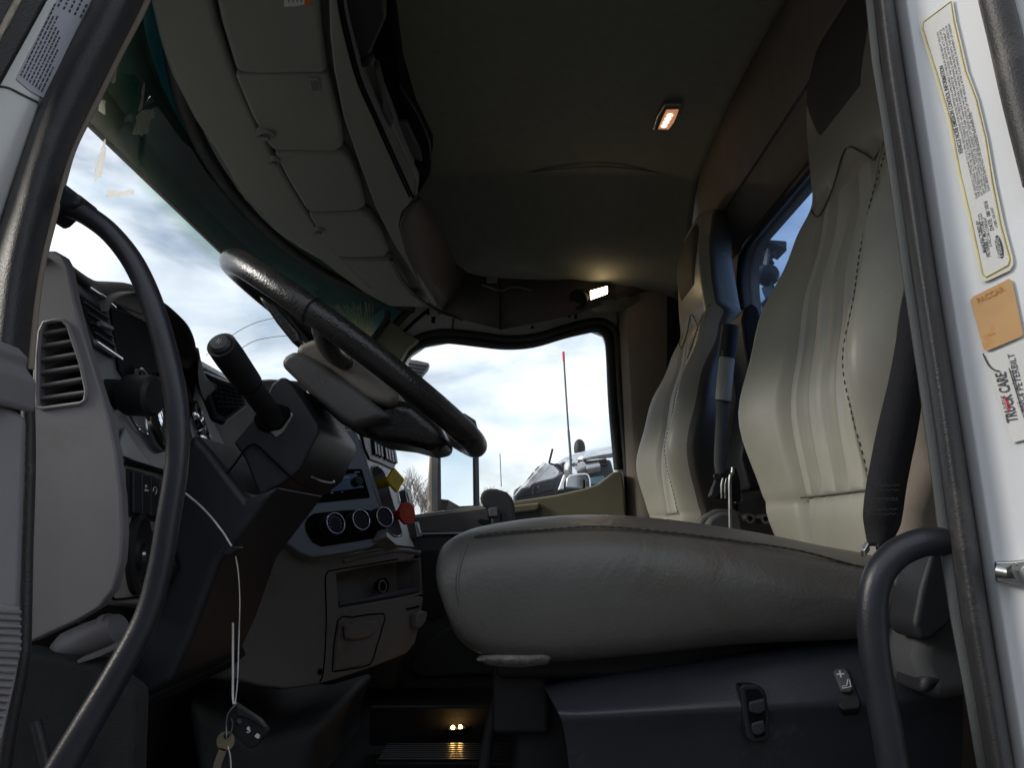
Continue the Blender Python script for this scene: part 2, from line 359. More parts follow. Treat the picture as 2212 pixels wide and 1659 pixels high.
# headliner: a domed ceiling that drops to the passenger side and to the rear
yp = [(.60, 2.44), (.66, 2.60), (.75, 2.72), (.95, 2.83), (1.3, 2.89), (1.7, 2.905), (2.0, 2.885), (2.11, 2.872), (2.15, 2.845), (2.22, 2.77), (2.30, 2.665), (2.345, 2.625), (2.40, 2.60), (2.56, 2.585)]
yp = cat_rom([Vector((0, a, b)) for a, b in yp], 3)
rows = []
for xx in [-.66, -.5, -.3, -.1, .1, .3, .42, .50, .54, .565, .585]:
    d = 0 if xx < .45 else -.03 * ((xx - .45) / .135) ** 2
    e = 0 if xx > -.35 else -.10 * ((-.35 - xx) / .31) ** 2
    rows.append([Vector((xx, p.y, p.z + d + e)) for p in yp])
o = grid('headliner', rows, 'headliner', solid=.01); tag(o, kind='structure')
tube('headliner_seam', [PZ(905, 428, 2.84), PZ(1000, 398, 2.862), PZ(1100, 378, 2.862), PZ(1280, 360, 2.862), PZ(1400, 370, 2.862), PZ(1470, 388, 2.85), PZ(1503, 404, 2.83)], .0025, 'headliner', o, seg=8)
# roof outer shell so that no sky leaks in
o = mk('roof_shell', *prism_vf([Vector(p) for p in [(-.72, .6, 2.93), (.78, .6, 2.93), (.78, 2.62, 2.93), (-.72, 2.62, 2.93)]],
                               [Vector(p) for p in [(-.72, .6, 2.98), (.78, .6, 2.98), (.78, 2.62, 2.98), (-.72, 2.62, 2.98)]]), 'whitedim'); tag(o, kind='structure')

# rear wall: cove, ridge, then wall with the window opening
prof = [(.582, 2.875), (.592, 2.80), (.603, 2.74), (.612, 2.695), (.622, 2.682), (.634, 2.688), (.642, 2.672), (.655, 2.64), (.69, 2.612), (.70, 2.60)]
rows = [[Vector((x_, yy, z_)) for x_, z_ in prof] for yy in [.62, 1.0, 1.5, 2.0, 2.45, 2.56]]
rw = grid('rear_wall', rows, 'rear', solid=.006); tag(rw, kind='structure')
WY0, WY1, WZ0, WZ1 = 1.16, 2.13, 2.06, 2.585
def rrect(y0, y1, z0, z1, r, f, n=6):
    out = []
    for (cy_, cz_, a0) in [(y1 - r, z1 - r, 0), (y0 + r, z1 - r, 90), (y0 + r, z0 + r, 180), (y1 - r, z0 + r, 270)]:
        for i in range(n + 1):
            a = R(a0 + 90 * i / n); out.append(f(cy_ + r * math.cos(a), cz_ + r * math.sin(a)))
    return out
fx = lambda y, z: Vector((.70 + (2.6 - z) * .04, y, z))
hole = rrect(WY0, WY1, WZ0, WZ1, .11, fx)
o = holed('rear_panel', [fx(.62, 2.605), fx(2.58, 2.605), fx(2.58, 1.25), fx(.62, 1.25)], [hole], Vector((.05, 0, 0)), 'rear', rw)
o = tube('window_seal', [p + Vector((-.006, 0, 0)) for p in hole], .013, 'rubber', rw, closed=True, n=1, seg=8)
o = prism('rear_window_pane', [p + Vector((.02, 0, 0)) for p in hole], Vector((.004, 0, 0)), 'rearglass', rw)

# near-side body around the open door: sill below, roof rail above, rear quarter
o = mk('door_sill', *prism_vf([Vector(p) for p in [(-1.05, .60, 1.30), (.8, .60, 1.30), (.8, .78, 1.30), (-1.05, .78, 1.30)]],
                              [Vector(p) for p in [(-1.05, .60, 1.05), (.8, .60, 1.05), (.8, .78, 1.05), (-1.05, .78, 1.05)]]), 'rubber'); tag(o, kind='structure')
o = box('roof_rail', (-.0, .63, 2.66), X * .80, Yv * .03, Zv * .14, 'whitedim'); tag(o, kind='structure')
o = box('rear_quarter', (.60, .64, 2.0), X * .13, Yv * .02, Zv * .80, 'whitedim'); tag(o, kind='structure')
o = box('firewall', (-1.06, 1.58, 1.6), X * .015, Yv * 1.0, Zv * .42, 'darkest'); tag(o, kind='structure')

# passenger side wall with the window opening
win = [(858, 830), (868, 800), (885, 765), (915, 744), (965, 735), (1090, 748), (1150, 744), (1220, 724), (1280, 711), (1304, 720), (1313, 745), (1318, 850), (1332, 1010), (1335, 1030), (1290, 1060), (1110, 1100), (890, 1130), (700, 1150), (690, 1000), (760, 920)]
winp = [P(u, v, 2.55) for u, v in win]
outer = [P(838, 655, 2.55), P(560, 905, 2.55), Vector((-1.06, 2.55, 1.95)), Vector((-1.06, 2.55, 1.2)), Vector((.8, 2.55, 1.2)), Vector((.8, 2.55, 2.62)), Vector((-.3, 2.55, 2.62))]
sw = holed('passenger_side_wall', outer, [winp], Vector((0, .05, 0)), 'whitedim'); tag(sw, kind='structure')
# punched slots, a crease and bolts of the bare metal above the door
for uv in [[(1087, 800 - 0), ]]: pass
def sl(u, v, wd, h): return [(u, v), (u + wd, v), (u + wd, v + h), (u, v + h)]
for (u, v, wd, h) in [(932, 684, 8, 14), (1241, 676, 5, 13)]:
    slabY('punched_slot', sl(u, v, wd, h), 2.545, 2.549, 'darkest', sw)
for (u, v) in [(925, 677), (950, 676), (1229, 683), (1150, 707)]:
    lathe('bolt_hole', [(.006, 0), (.006, .004)], P(u, v, 2.547), (0, -1, 0), 'darkest', sw, seg=12)
tube('panel_seam', [P(927, 668, 2.546), P(900, 690, 2.546), P(873, 716, 2.546)], .006, 'darkest', sw, seg=6)
tube('panel_crease', [P(981, 680, 2.546), P(978, 700, 2.546), P(976, 725, 2.546)], .003, 'lower', sw, seg=6)

# pillars
fa = thing('front_pillar_trim', P(830, 760, 2.47), 'olive grey pillar trim between the windshield and passenger window', 'pillar trim')
slabY('trim_panel', [(838, 690), (880, 722), (907, 738), (884, 757), (866, 790), (850, 850), (760, 930), (640, 930), (700, 860), (790, 745)], 2.48, 2.54, 'olive', fa, .006)
tube('trim_edge', [P(838, 672, 2.47), P(833, 694, 2.47), P(800, 738, 2.47), P(730, 810, 2.47), P(640, 880, 2.47)], .011, 'rubber', fa, seg=8)
rb = thing('rear_pillar_trim', P(1400, 1150, 2.5), 'tall dark brown trim panel between passenger window and passenger seat', 'pillar trim')
rows = []
for v_ in [590, 640, 720, 860, 1000, 1140, 1300]:
    s_ = (v_ - 640) * .12
    rows.append([P(1332 + max(s_, 0) * .35, v_, 2.54), P(1338 + max(s_, 0) * .4, v_, 2.50), P(1352 + max(s_, 0) * .45, v_, 2.47), P(1375 + max(s_, 0) * .4, v_, 2.46), P(1440, v_, 2.47), P(1540, v_, 2.5), P(1640, v_, 2.54)])
tpn = grid('trim_panel', rows, 'rear', rb, solid=.006); tpn.data.materials.append(M['darkcloth'])
for pg_ in tpn.data.polygons:
    if max(v % 7 for v in pg_.vertices) > 4: pg_.material_index = 1

# windshield
def xt(y): d = y - 1.62; return -.665 + .28 * d * d + .14 * d ** 4
GZ1, GZ0 = 2.53, 1.90
def wsp(y, t): return Vector((xt(y) - .46 * (1 - t) - .03 * math.sin(math.pi * t), y, GZ0 + (GZ1 - GZ0) * t))
ys = [.66 + (2.50 - .66) * i / 40 for i in range(41)]; ts = [i / 16 for i in range(17)]
rows = [[wsp(y, t) for y in ys] for t in ts]
uvs = [((y - .66) / 1.84, t) for t in ts for y in ys]
ws = grid('windshield', rows, 'shield', uvs=uvs); tag(ws, 'large curved windshield with a dark teal shade band along its top', 'windshield')
tube('windshield_rubber', [wsp(2.50, t) for t in ts] , .014, 'rubber', ws, n=1, seg=8)
tube('windshield_rubber', [wsp(y, 1.0) + Vector((.01, 0, 0)) for y in ys], .016, 'rubber', ws, n=1, seg=8)
def PW(u, v, inner=.006):
    lo, hi = .67, 2.49; d = ray(u, v)
    def f(y):
        p = EYE + d * (y / d.y); t = (p.z - GZ0) / (GZ1 - GZ0); return p.x - wsp(y, t).x
    for _ in range(50):
        mid = (lo + hi) / 2
        if f(mid) > 0: lo = mid
        else: hi = mid
    p = EYE + d * (lo / d.y); return p + Vector((inner, 0, 0))
# outer sun visor above the windshield
vis = thing('outer_sun_visor', (-.6, 1.6, 2.5), 'dark olive sun visor outside above the windshield', 'sun visor')
ra, rb_, r3 = [], [], []
for i in range(25):
    y = .60 + 2.0 * i / 24; d = abs(y - 1.6)
    xe = -.748 if d < .55 else -.748 + .95 * (d - .55) ** 2 + .12 * (d - .55)
    ra.append(Vector((xt(y) - .05, y, 2.60))); rb_.append(Vector((xe * .55 + (xt(y) - .05) * .45 - .03, y, 2.54))); r3.append(Vector((xe, y, 2.458 - .04 * max(0, d - .6))))
grid('visor_panel', [ra, rb_, r3], 'visor', vis, solid=.006)
grid('roof_brow', [ra, [Vector((p.x + .06, p.y, 2.74)) for p in ra], [Vector((p.x + .16, p.y, 2.93)) for p in ra]], 'whitedim', vis, solid=.01)
tube('visor_edge', r3, .005, 'black', vis, n=1, seg=6)

# ============================================================ OVERHEAD CONSOLE
oc = thing('overhead_console', PZ(760, 300, 2.5), 'grey green overhead console with a row of closed cubby doors above the windshield', 'console')
slabZ('console_body', [(300, -90), (325, 0), (350, 101), (371, 161), (420, 256), (469, 330), (526, 427), (606, 498), (690, 560), (742, 600), (788, 633), (842, 662), (925, 664), (930, 640), (905, 560), (880, 480), (850, 400), (800, 290), (770, 190), (750, 90), (735, -90)], 2.502, 2.60, 'console', oc, .004)
slabZ('front_rail', [(300, -90), (325, 0), (350, 101), (371, 161), (420, 256), (469, 330), (526, 427), (606, 498), (690, 560), (742, 600), (788, 633), (842, 662), (915, 662), (905, 640), (800, 620), (730, 545), (660, 455), (585, 325), (535, 225), (505, 155), (470, 50), (440, -90)], 2.476, 2.50, 'console', oc, .010)
doors = [[(448, -90), (478, 50), (508, 148), (518, 158), (560, 161), (700, 160), (708, 152), (695, 60), (684, -90)],
         [(506, 164), (545, 255), (580, 315), (590, 326), (725, 329), (742, 318), (738, 270), (722, 210), (710, 165)],
         [(592, 332), (625, 395), (660, 452), (672, 460), (775, 456), (790, 446), (778, 395), (756, 345), (740, 332)],
         [(666, 466), (700, 520), (728, 553), (740, 557), (832, 556), (840, 545), (822, 500), (800, 470), (785, 461)],
         [(738, 562), (775, 600), (808, 628), (830, 636), (890, 638), (880, 610), (860, 580), (845, 562)]]
for d in doors: slabZ('cubby_door', d, 2.470, 2.499, 'console', oc, .009, 3)
for (u, v, s) in [(574, 288, 1), (595, 345, -.6), (690, 497, .8)]:
    p = PZ(u, v, 2.468)
    lt = lathe('door_latch', [(.017 * abs(s), .004), (.016 * abs(s), -.003), (.010 * abs(s), -.005), (.008 * abs(s), -.002)], p, (0, 0, 1), 'console', oc, seg=20)
    box('latch_tab', p + Vector((-.006, .002, -.009)), X * .012 * abs(s), Yv * .005, Zv * .003, 'console', lt, .002)
# rear lip with its twin grooves
L1 = [(712, -90), (711, 0), (713, 77), (722, 154), (742, 254), (774, 347), (812, 450), (850, 525), (898, 602), (930, 655)]
L2 = [(742, -90), (739, 0), (756, 85), (781, 175), (816, 255), (854, 340), (893, 425), (884, 442), (868, 458), (862, 486), (876, 536), (906, 596), (945, 662)]
slabZ('rear_lip', L1 + L2[::-1], 2.462, 2.56, 'console', oc, .004)
g1 = [PZ(u - 8, v, 2.461) for u, v in L2[:7]]; g2 = [PZ(u - 1, v, 2.460) for u, v in L2[:7]]
tube('lip_groove', g1, .0022, 'darkest', oc, seg=6); tube('lip_groove', g2, .003, 'darkest', oc, seg=6)
# shelf hardware behind the lip
slabZ('shelf_panel', [(742, -90), (742, 0), (757, 80), (770, 132), (800, 118), (835, 40), (828, -90)], 2.49, 2.52, 'shroud', oc, .006)
slabZ('shelf_hook', [(760, 138), (800, 120), (808, 134), (800, 146), (770, 150)], 2.487, 2.51, 'shroud', oc, .006)
slabZ('shelf_strip', [(776, 150), (800, 148), (812, 180), (845, 262), (872, 320), (905, 395), (900, 425), (888, 418), (852, 335), (815, 250), (785, 180)], 2.505, 2.53, 'console', oc, .005)
slabZ('shelf_bar', [(806, 150), (818, 148), (829, 190), (834, 232), (850, 270), (842, 276), (826, 250), (822, 215)], 2.49, 2.51, 'lower', oc, .004)
slabZ('storage_recess', [(800, 60), (850, 0), (870, 150), (900, 250), (935, 320), (930, 380), (905, 425), (880, 360), (840, 270), (815, 190), (805, 120)], 2.56, 2.60, 'darkest', oc, .01)
slabZ('storage_shelf', [(848, 262), (880, 265), (910, 330), (912, 350), (880, 335)], 2.545, 2.555, 'lower', oc, .003)
tube('loose_cable', [PZ(u, v, 2.55) for u, v in [(862, 180), (880, 210), (905, 250), (925, 300), (930, 340)]], .003, 'black', oc, seg=6)
tube('loose_cable', [PZ(u, v, 2.55) for u, v in [(846, 285), (860, 270), (878, 300), (885, 350), (905, 370)]], .003, 'black', oc, seg=6)
# header corner that turns toward the passenger door
Lr = [PZ(893, 438, 2.47), PZ(874, 455, 2.466), PZ(864, 482, 2.462), PZ(876, 545, 2.462), PZ(910, 622, 2.465), P(955, 668, 2.32), P(1010, 694, 2.30), P(1080, 711, 2.27)]
Mr = [PZ(900, 436, 2.49), PZ(885, 462, 2.485), PZ(880, 490, 2.475), PZ(900, 545, 2.475), PZ(935, 612, 2.478), P(975, 645, 2.31), P(1020, 668, 2.29), P(1080, 684, 2.265)]
Rr = [PZ(907, 426, 2.58), PZ(925, 455, 2.60), PZ(950, 490, 2.61), PZ(968, 535, 2.61), PZ(985, 570, 2.61), P(1010, 590, 2.33), P(1040, 598, 2.32), P(1080, 602, 2.31)]
grid('corner_cover', [Lr, Mr, Rr], 'dashtop', oc, solid=.008)
T = [P(1080, 602, 2.312), P(1180, 606, 2.36), P(1275, 604, 2.40), P(1360, 596, 2.44), P(1450, 578, 2.46)]
Md = [P(1080, 684, 2.266), P(1180, 676, 2.34), P(1270, 652, 2.385), P(1360, 622, 2.43), P(1450, 594, 2.46)]
B = [P(1080, 711, 2.272), P(1165, 694, 2.34), P(1245, 676, 2.39), P(1315, 650, 2.43), P(1450, 610, 2.47)]
B2 = [p + Vector((0, .02, .03)) for p in B]
grid('door_header_cover', [T, Md, B, B2], 'dashtop', oc, solid=.008)
tube('cover_seam', [P(1080, 604, 2.306), P(1081, 684, 2.262), P(1081, 711, 2.268)], .0022, 'darkest', oc, seg=6)
tube('cover_edge_strip', [PZ(u, v, 2.458) for u, v in [(845, 560), (868, 605), (900, 640)]] + [P(940, 668, 2.31), P(1000, 690, 2.31)], .006, 'rubber', oc, seg=8)
# recess with wiring under the ceiling edge
box('wire_junction', P(1062, 608, 2.30), X * .018, Yv * .02, Zv * .012, 'steel', oc, .003)
tube('loose_cable', [P(u, v, 2.29) for u, v in [(1040, 615), (1080, 628), (1110, 620), (1150, 628)]], .003, 'steel', oc, seg=6)
# tweeter and small knob by the lamp
lathe('tweeter', [(.036, 0), (.035, .006), (.026, .010), (.022, .006), (.010, .007), (.006, .010)], P(1250, 647, 2.375), (.1, -1, -.25), 'black', oc, seg=24)

# warning label and small tag on the doors
pz = Pl(PZ(600, 0, 2.4695), PZ(700, 0, 2.4695), PZ(650, 150, 2.4695))
wl = plate('warning_label', [(612, -40), (672, -44), (671, 4), (640, 11), (614, 12)], pz, 0, .001, 'paper'); tag(wl, 'white warning label with orange end on the nearest overhead cubby door', 'label')
plate('orange_band', [(657, -44), (671, -44), (671, 4), (668, 8), (658, 9)], pz, .001, .0014, 'redorange', wl)
for k in range(4): plate('print_line', [(620 + k * 9, -36), (622 + k * 9, -36), (625 + k * 9, 2), (623 + k * 9, 2)], pz, .001, .0014, 'ink', wl)
sl_ = plate('grey_tag', [(666, 167), (689, 167), (693, 197), (672, 198)], pz, 0, .0012, 'console'); tag(sl_, 'small faded grey sticker on the second overhead cubby door', 'label')
for k in range(4): plate('print_line', [(672 + k * 4, 172), (673.5 + k * 4, 172), (677 + k * 4, 193), (675.5 + k * 4, 193)], pz, .0012, .0016, 'lower', sl_)

# ============================================================ LAMPS
cl = thing('ceiling_lamp', PZ(1440, 250, 2.885), 'small lit ceiling lamp glowing orange pink on the dark headliner', 'lamp')
pc = Pl(PZ(1400, 240, 2.888), PZ(1480, 240, 2.888), PZ(1440, 280, 2.888))
plate('lamp_bezel', [(1409, 277), (1418, 248), (1434, 222), (1452, 220), (1473, 220), (1472, 236), (1462, 258), (1444, 279)], pc, -.03, .006, 'steel', cl, .003)
plate('lamp_recess', [(1415, 274), (1423, 249), (1437, 226), (1468, 225), (1467, 236), (1459, 256), (1443, 275)], pc, .005, .0068, 'shroud', cl)
plate('lamp_lens', [(1421, 272), (1430, 250), (1439, 231), (1466, 230), (1463, 240), (1456, 257), (1444, 273)], pc, .006, .010, 'ledlens', cl, .002)
for i in range(4): lathe('led', [(.0085, .003), (.007, .0045), (.003, .005)], pc(1434 + i * 4.2, 264 - i * 7.6, .0075), pc.n, 'led', cl, seg=12)
dl = thing('door_lamp', P(1292, 634, 2.4), 'bright lit rectangular lamp above the passenger window', 'lamp')
pd = Pl(P(1272, 630, 2.372), P(1313, 618, 2.385), P(1275, 650, 2.375))
plate('lamp_bezel', [(1270, 627), (1314, 615), (1314, 637), (1272, 652)], pd, -.03, .004, 'shroud', dl, .003)
plate('lamp_lens', [(1274, 629), (1311, 619), (1311, 635), (1275, 648)], pd, .004, .008, 'lamp', dl, .002)
rs = [P(1268, 652, 2.40), P(1290, 648, 2.40), P(1330, 640, 2.43), P(1380, 640, 2.45)]; rs2 = [P(1280, 672, 2.46), P(1300, 676, 2.47), P(1335, 672, 2.48), P(1380, 670, 2.48)]
grid('lamp_ledge', [rs, rs2], 'olive', dl, solid=.006)
fl_ = thing('floor_lamp', P(988, 1577, 1.72), 'low amber courtesy lamp glowing over the ribbed floor step', 'lamp')
plane_f = Pl(P(960, 1580, 1.73), P(1020, 1574, 1.73), P(990, 1560, 1.745))
plate('lamp_lens', [(958, 1581), (975, 1574), (1008, 1571), (1022, 1573), (1005, 1579), (975, 1583)], plane_f, 0, .006, 'shroud', fl_, .002)
for u, v in [(979, 1577), (995, 1575.5)]: lathe('led', [(.004, 0), (.0035, .003), (.001, .004)], plane_f(u, v, .006), plane_f.n, 'amber', fl_, seg=10)
stp = thing('floor_step', P(1000, 1640, 1.62), 'ribbed dark floor step lit amber in front of the seat', 'step')
z_ = P(1000, 1625, 1.62).z
box('tread', (P(990, 1625, 1.60).x, 1.62, z_ - .02), X * .16, Yv * .07, Zv * .018, 'black', stp, .004)
for i in range(8): box('rib', (P(990, 1625, 1.60).x, 1.565 + i * .015, z_ + .0005), X * .155, Yv * .004, Zv * .0025, 'ribmat', stp, .001)
box('riser', (P(990, 1600, 1.72).x, 1.755, z_ + .018), X * .20, Yv * .010, Zv * .040, 'carpet', stp, .003)

# ============================================================ DASHBOARD
db = thing('dashboard', (-.6, 1.1, 1.3), 'grey truck dashboard with vents, gauges, switches and centre console', 'dashboard')
bp_ = [(-1.05, 1.98), (-.80, 2.11), (-.715, 2.127), (-.69, 2.115), (-.685, 2.04), (-.69, 1.95), (-.65, 1.85), (-.62, 1.5), (-.75, 1.27), (-1.05, 1.27)]
prism('dash_body', [Vector((x_, .77, z_)) for x_, z_ in bp_], Vector((0, 1.77, 0)), 'dashtop', db, .012)
# end panel with slotted side vent
end = [(95, 541), (118, 541), (136, 551), (146, 570), (160, 645), (182, 730), (205, 805), (232, 890), (250, 970), (262, 1070), (266, 1150), (262, 1210), (246, 1272), (215, 1312), (160, 1345), (62, 1390), (52, 1384), (54, 1250), (66, 1000), (64, 900), (78, 640), (88, 560)]
vent = [(96, 697), (114, 693), (135, 692), (148, 703), (158, 734), (175, 784), (188, 845), (185, 865), (175, 872), (94, 883), (82, 878), (81, 851), (82, 767), (87, 717)]
YE = .725
ep = holed('end_panel', [P(u, v, YE) for u, v in end], [[P(u, v, YE) for u, v in vent]], Vector((0, .014, 0)), 'greyp', db, .006)
slabY('vent_recess', [(70, 680), (160, 680), (205, 890), (70, 895)], YE + .0175, YE + .0185, 'darkest', ep, w=0)
for a, b in [((84, 721), (154, 708)), ((80, 748), (164, 734)), ((80, 777), (173, 762)), ((79, 805), (181, 789)), ((79, 834), (186, 816)), ((79, 861), (191, 845))]:
    slabY('vent_slat', [(a[0], a[1] - 4), (b[0], b[1] - 4), (b[0], b[1] + 4), (a[0], a[1] + 4)], YE + .002, YE + .016, 'greyp', ep, .0015, w=0)
rim = [P(u, v, YE) for u, v in vent]
tube('vent_rim', rim, .0024, 'greyp', ep, closed=True, n=1, seg=8)
# body behind the end panel, curving under
slabY('side_body', [(100, 560), (128, 562), (146, 640), (190, 820), (226, 960), (240, 1080), (240, 1210), (222, 1280), (170, 1325), (70, 1380), (70, 1000)], YE + .019, .79, 'beigep', db, .004)
# top pad running along the windshield
tp = [(95, 539), (128, 541), (150, 566), (180, 590), (205, 603)]
ta = [P(88, 545, .72), P(122, 541, .74), P(148, 562, .78), P(180, 588, .84), P(205, 603, .92), P(240, 601, 1.0), P(275, 603, 1.06), P(300, 620, 1.12), P(330, 650, 1.2)]
tb = [p + Vector((.012, .0, -.014)) for p in ta]; tcn_ = [P(100, 556, .735), P(132, 560, .755), P(156, 590, .79), P(190, 622, .86), P(215, 640, .90), P(240, 655, .95), P(270, 670, 1.0), P(300, 680, 1.06), P(330, 690, 1.12)]
td = [p + Vector((-.12, 0, -.03)) for p in ta]
grid('top_pad', [td, ta, tb, tcn_], 'dashtop', db, solid=.008, sub=1)
# instrument face plane
F1 = Pl(P(165, 640, .80), P(262, 1000, .80), P(470, 1020, 1.5))
plate('instrument_panel', [(150, 600), (232, 640), (420, 770), (560, 850), (560, 1010), (480, 1040), (262, 1002), (240, 930), (205, 800)], F1, -.012, 0, 'silverdk', db, .003)
plate('cluster_face', [(234, 664), (300, 690), (380, 740), (425, 790), (410, 900), (395, 960), (350, 932), (318, 900), (284, 850), (252, 800), (243, 730)], F1, 0, .003, 'darkest', db, .001)
va = plate('air_vent', [(150, 625), (219, 668), (246, 776), (192, 748), (165, 690)], F1, 0, .006, 'shroud', db, .003)
plate('vent_mouth', [(158, 640), (213, 676), (236, 764), (196, 742), (172, 690)], F1, .006, .0072, 'darkest', va)
for k in range(4):
    a = (162 + k * 8, 655 + k * 22); b = (217 + k * 5, 690 + k * 20)
    plate('vent_slat', [a, b, (b[0] + 1, b[1] + 4), (a[0] + 1, a[1] + 4)], F1, .0072, .010, 'shroud', va)
plate('vent_knob', [(185, 700), (212, 712), (214, 722), (188, 712)], F1, .010, .018, 'silverdk', va, .002)
tube('vent_trim', [F1(178, 622, .007), F1(205, 642, .008), F1(234, 666, .008)], .0026, 'chrome', va, seg=8)
tube('vent_trim', [F1(192, 741, .007), F1(218, 760, .008), F1(247, 779, .008)], .0026, 'chrome', va, seg=8)
# gauge binnacle hood
hd = [(233, 672, .86), (238, 655, .875), (250, 643, .90), (278, 632, .95), (312, 630, 1.02), (354, 650, 1.14), (389, 680, 1.25), (413, 708, 1.33), (426, 745, 1.40), (426, 776, 1.44), (412, 800, 1.44)]
h0 = cat_rom([P(*q) for q in hd], 3); cen = sum(h0, Vector()) / len(h0)
def hs(k, dx, dz=0): return [p + (cen - p) * k + Vector((dx, 0, dz)) for p in h0]
grid('binnacle_hood', [hs(-.02, -.22, -.03), hs(-.01, -.10), hs(0, -.012), hs(.012, 0), hs(.05, -.002), hs(.08, -.012), hs(.10, -.10), hs(.10, -.20)], 'dashtop', db, sub=1)
mk('binnacle_back', [p + (cen - p) * .02 + Vector((-.14, 0, -.0)) for p in h0], [list(range(len(h0)))], 'darkest', db)
slabY('binnacle_pocket', [(236, 668), (300, 640), (400, 720), (420, 790), (380, 860), (300, 800), (250, 780)], 1.05, 1.06, 'darkest', db) if False else None
# hump of the dash pad behind the binnacle, and hood flank down to the column
hb = [P(195, 601, 1.0), P(215, 599, 1.02), P(245, 599, 1.06), P(285, 604, 1.14), P(300, 615, 1.2), P(340, 660, 1.3), P(400, 730, 1.5)]
grid('rear_hump', [[p + Vector((-.10, 0, -.03)) for p in hb], hb, [p + Vector((.015, -.03, -.045)) for p in hb], [p + Vector((.02, -.04, -.12)) for p in hb]], 'beigep', db, sub=1)
fk = [P(428, 742, 1.42), P(437, 790, 1.46), P(447, 812, 1.5), P(475, 826, 1.56), P(520, 822, 1.66), P(590, 812, 1.8), P(660, 820, 1.95)]
grid('hood_flank', [[p + Vector((-.08, .02, -.01)) for p in fk], fk, [p + Vector((.012, -.012, -.02)) for p in fk], [p + Vector((.006, -.01, -.06)) for p in fk]], 'dashtop', db, sub=1)
# gauges
for (u, v, r) in [(312, 888, .058), (372, 908, .058), (420, 905, .032), (437, 955, .034), (345, 850, .030)]:
    gg = lathe('gauge', [(r * 1.06, 0), (r * 1.06, .010), (r, .014), (r * .94, .011), (r * .92, .004)], F1(u, v), F1.n, 'chrome', db, seg=40)
    lathe('gauge_face', [(r * .93, .0045), (r * .93, .0055)], F1(u, v), F1.n, 'darkest', gg, seg=40)
    up_ = (Zv - F1.n * F1.n.z).normalized(); rt = up_.cross(F1.n).normalized()
    V = []; F = []
    for k in range(13):
        a = R(-120 + 20 * k); d_ = up_ * math.cos(a) + rt * math.sin(a); s_ = F1.n.cross(d_) * .0009; c_ = F1(u, v, .0062)
        i0 = len(V); V += [c_ + d_ * r * .72 - s_, c_ + d_ * r * .86 - s_, c_ + d_ * r * .86 + s_, c_ + d_ * r * .72 + s_]; F.append([i0, i0 + 1, i0 + 2, i0 + 3])
    mk('gauge_scale', V, F, 'print', gg, smooth=False, recalc=False)
    box('gauge_needle', F1(u, v, .008) + (up_ * -.5 + rt * -.6) * r * .4, (up_ * -.5 + rt * -.6) * r * .4, F1.n.cross((up_ * -.5 + rt * -.6).normalized()) * .0012, F1.n * .0008, 'redorange', gg)
# rubber knob on the near side of the panel
kn = lathe('light_knob', [(.018, .0), (.018, .012), (.011, .014), (.011, .022), (.021, .024), (.024, .030), (.024, .058), (.020, .062), (.006, .063)], F1(238, 850, -.004), Vector((1, -.12, -.05)), 'black', db, seg=24)
plate('silver_inlay', [(252, 960), (262, 925), (280, 955), (302, 985), (318, 1008), (290, 1000), (262, 988)], F1, .001, .004, 'silver', db, .001)
tube('inlay_line', [F1(u, v, .004) for u, v in [(268, 892), (285, 920), (305, 940), (355, 957)]], .0016, 'chrome', db, seg=6)
tube('inlay_line', [F1(u, v, .004) for u, v in [(281, 836), (305, 860), (335, 900), (358, 925)]], .0016, 'chrome', db, seg=6)
plate('silver_inlay', [(405, 975), (445, 990), (437, 1012), (405, 1000)], F1, .001, .004, 'silver', db, .001)
# vent right of the binnacle
F1b = Pl(P(430, 790, 1.52), P(515, 830, 1.62), P(480, 910, 1.5))
vb = plate('air_vent', [(420, 788), (440, 798), (470, 815), (520, 838), (530, 880), (485, 915), (462, 905), (440, 850)], F1b, -.01, .004, 'shroud', db, .004)
plate('vent_mouth', [(441, 812), (465, 825), (515, 845), (522, 876), (484, 904), (466, 893)], F1b, .004, .005, 'darkest', vb)
tube('vent_trim', [F1b(u, v, .006) for u, v in [(418, 790), (428, 800), (438, 808), (468, 822), (500, 832)]], .003, 'chrome', vb, seg=8)
for k in range(6): tube('vent_bar', [F1b(446 + k * 4, 822 + k * 12, .006), F1b(515 + k * 1.5, 846 + k * 7, .006)], .001, 'shroud', vb, n=1, seg=5)
for k in range(5): tube('vent_bar', [F1b(456 + k * 12, 822 + k * 5, .0065), F1b(470 + k * 10, 893 - k * 2, .0065)], .001, 'shroud', vb, n=1, seg=5)
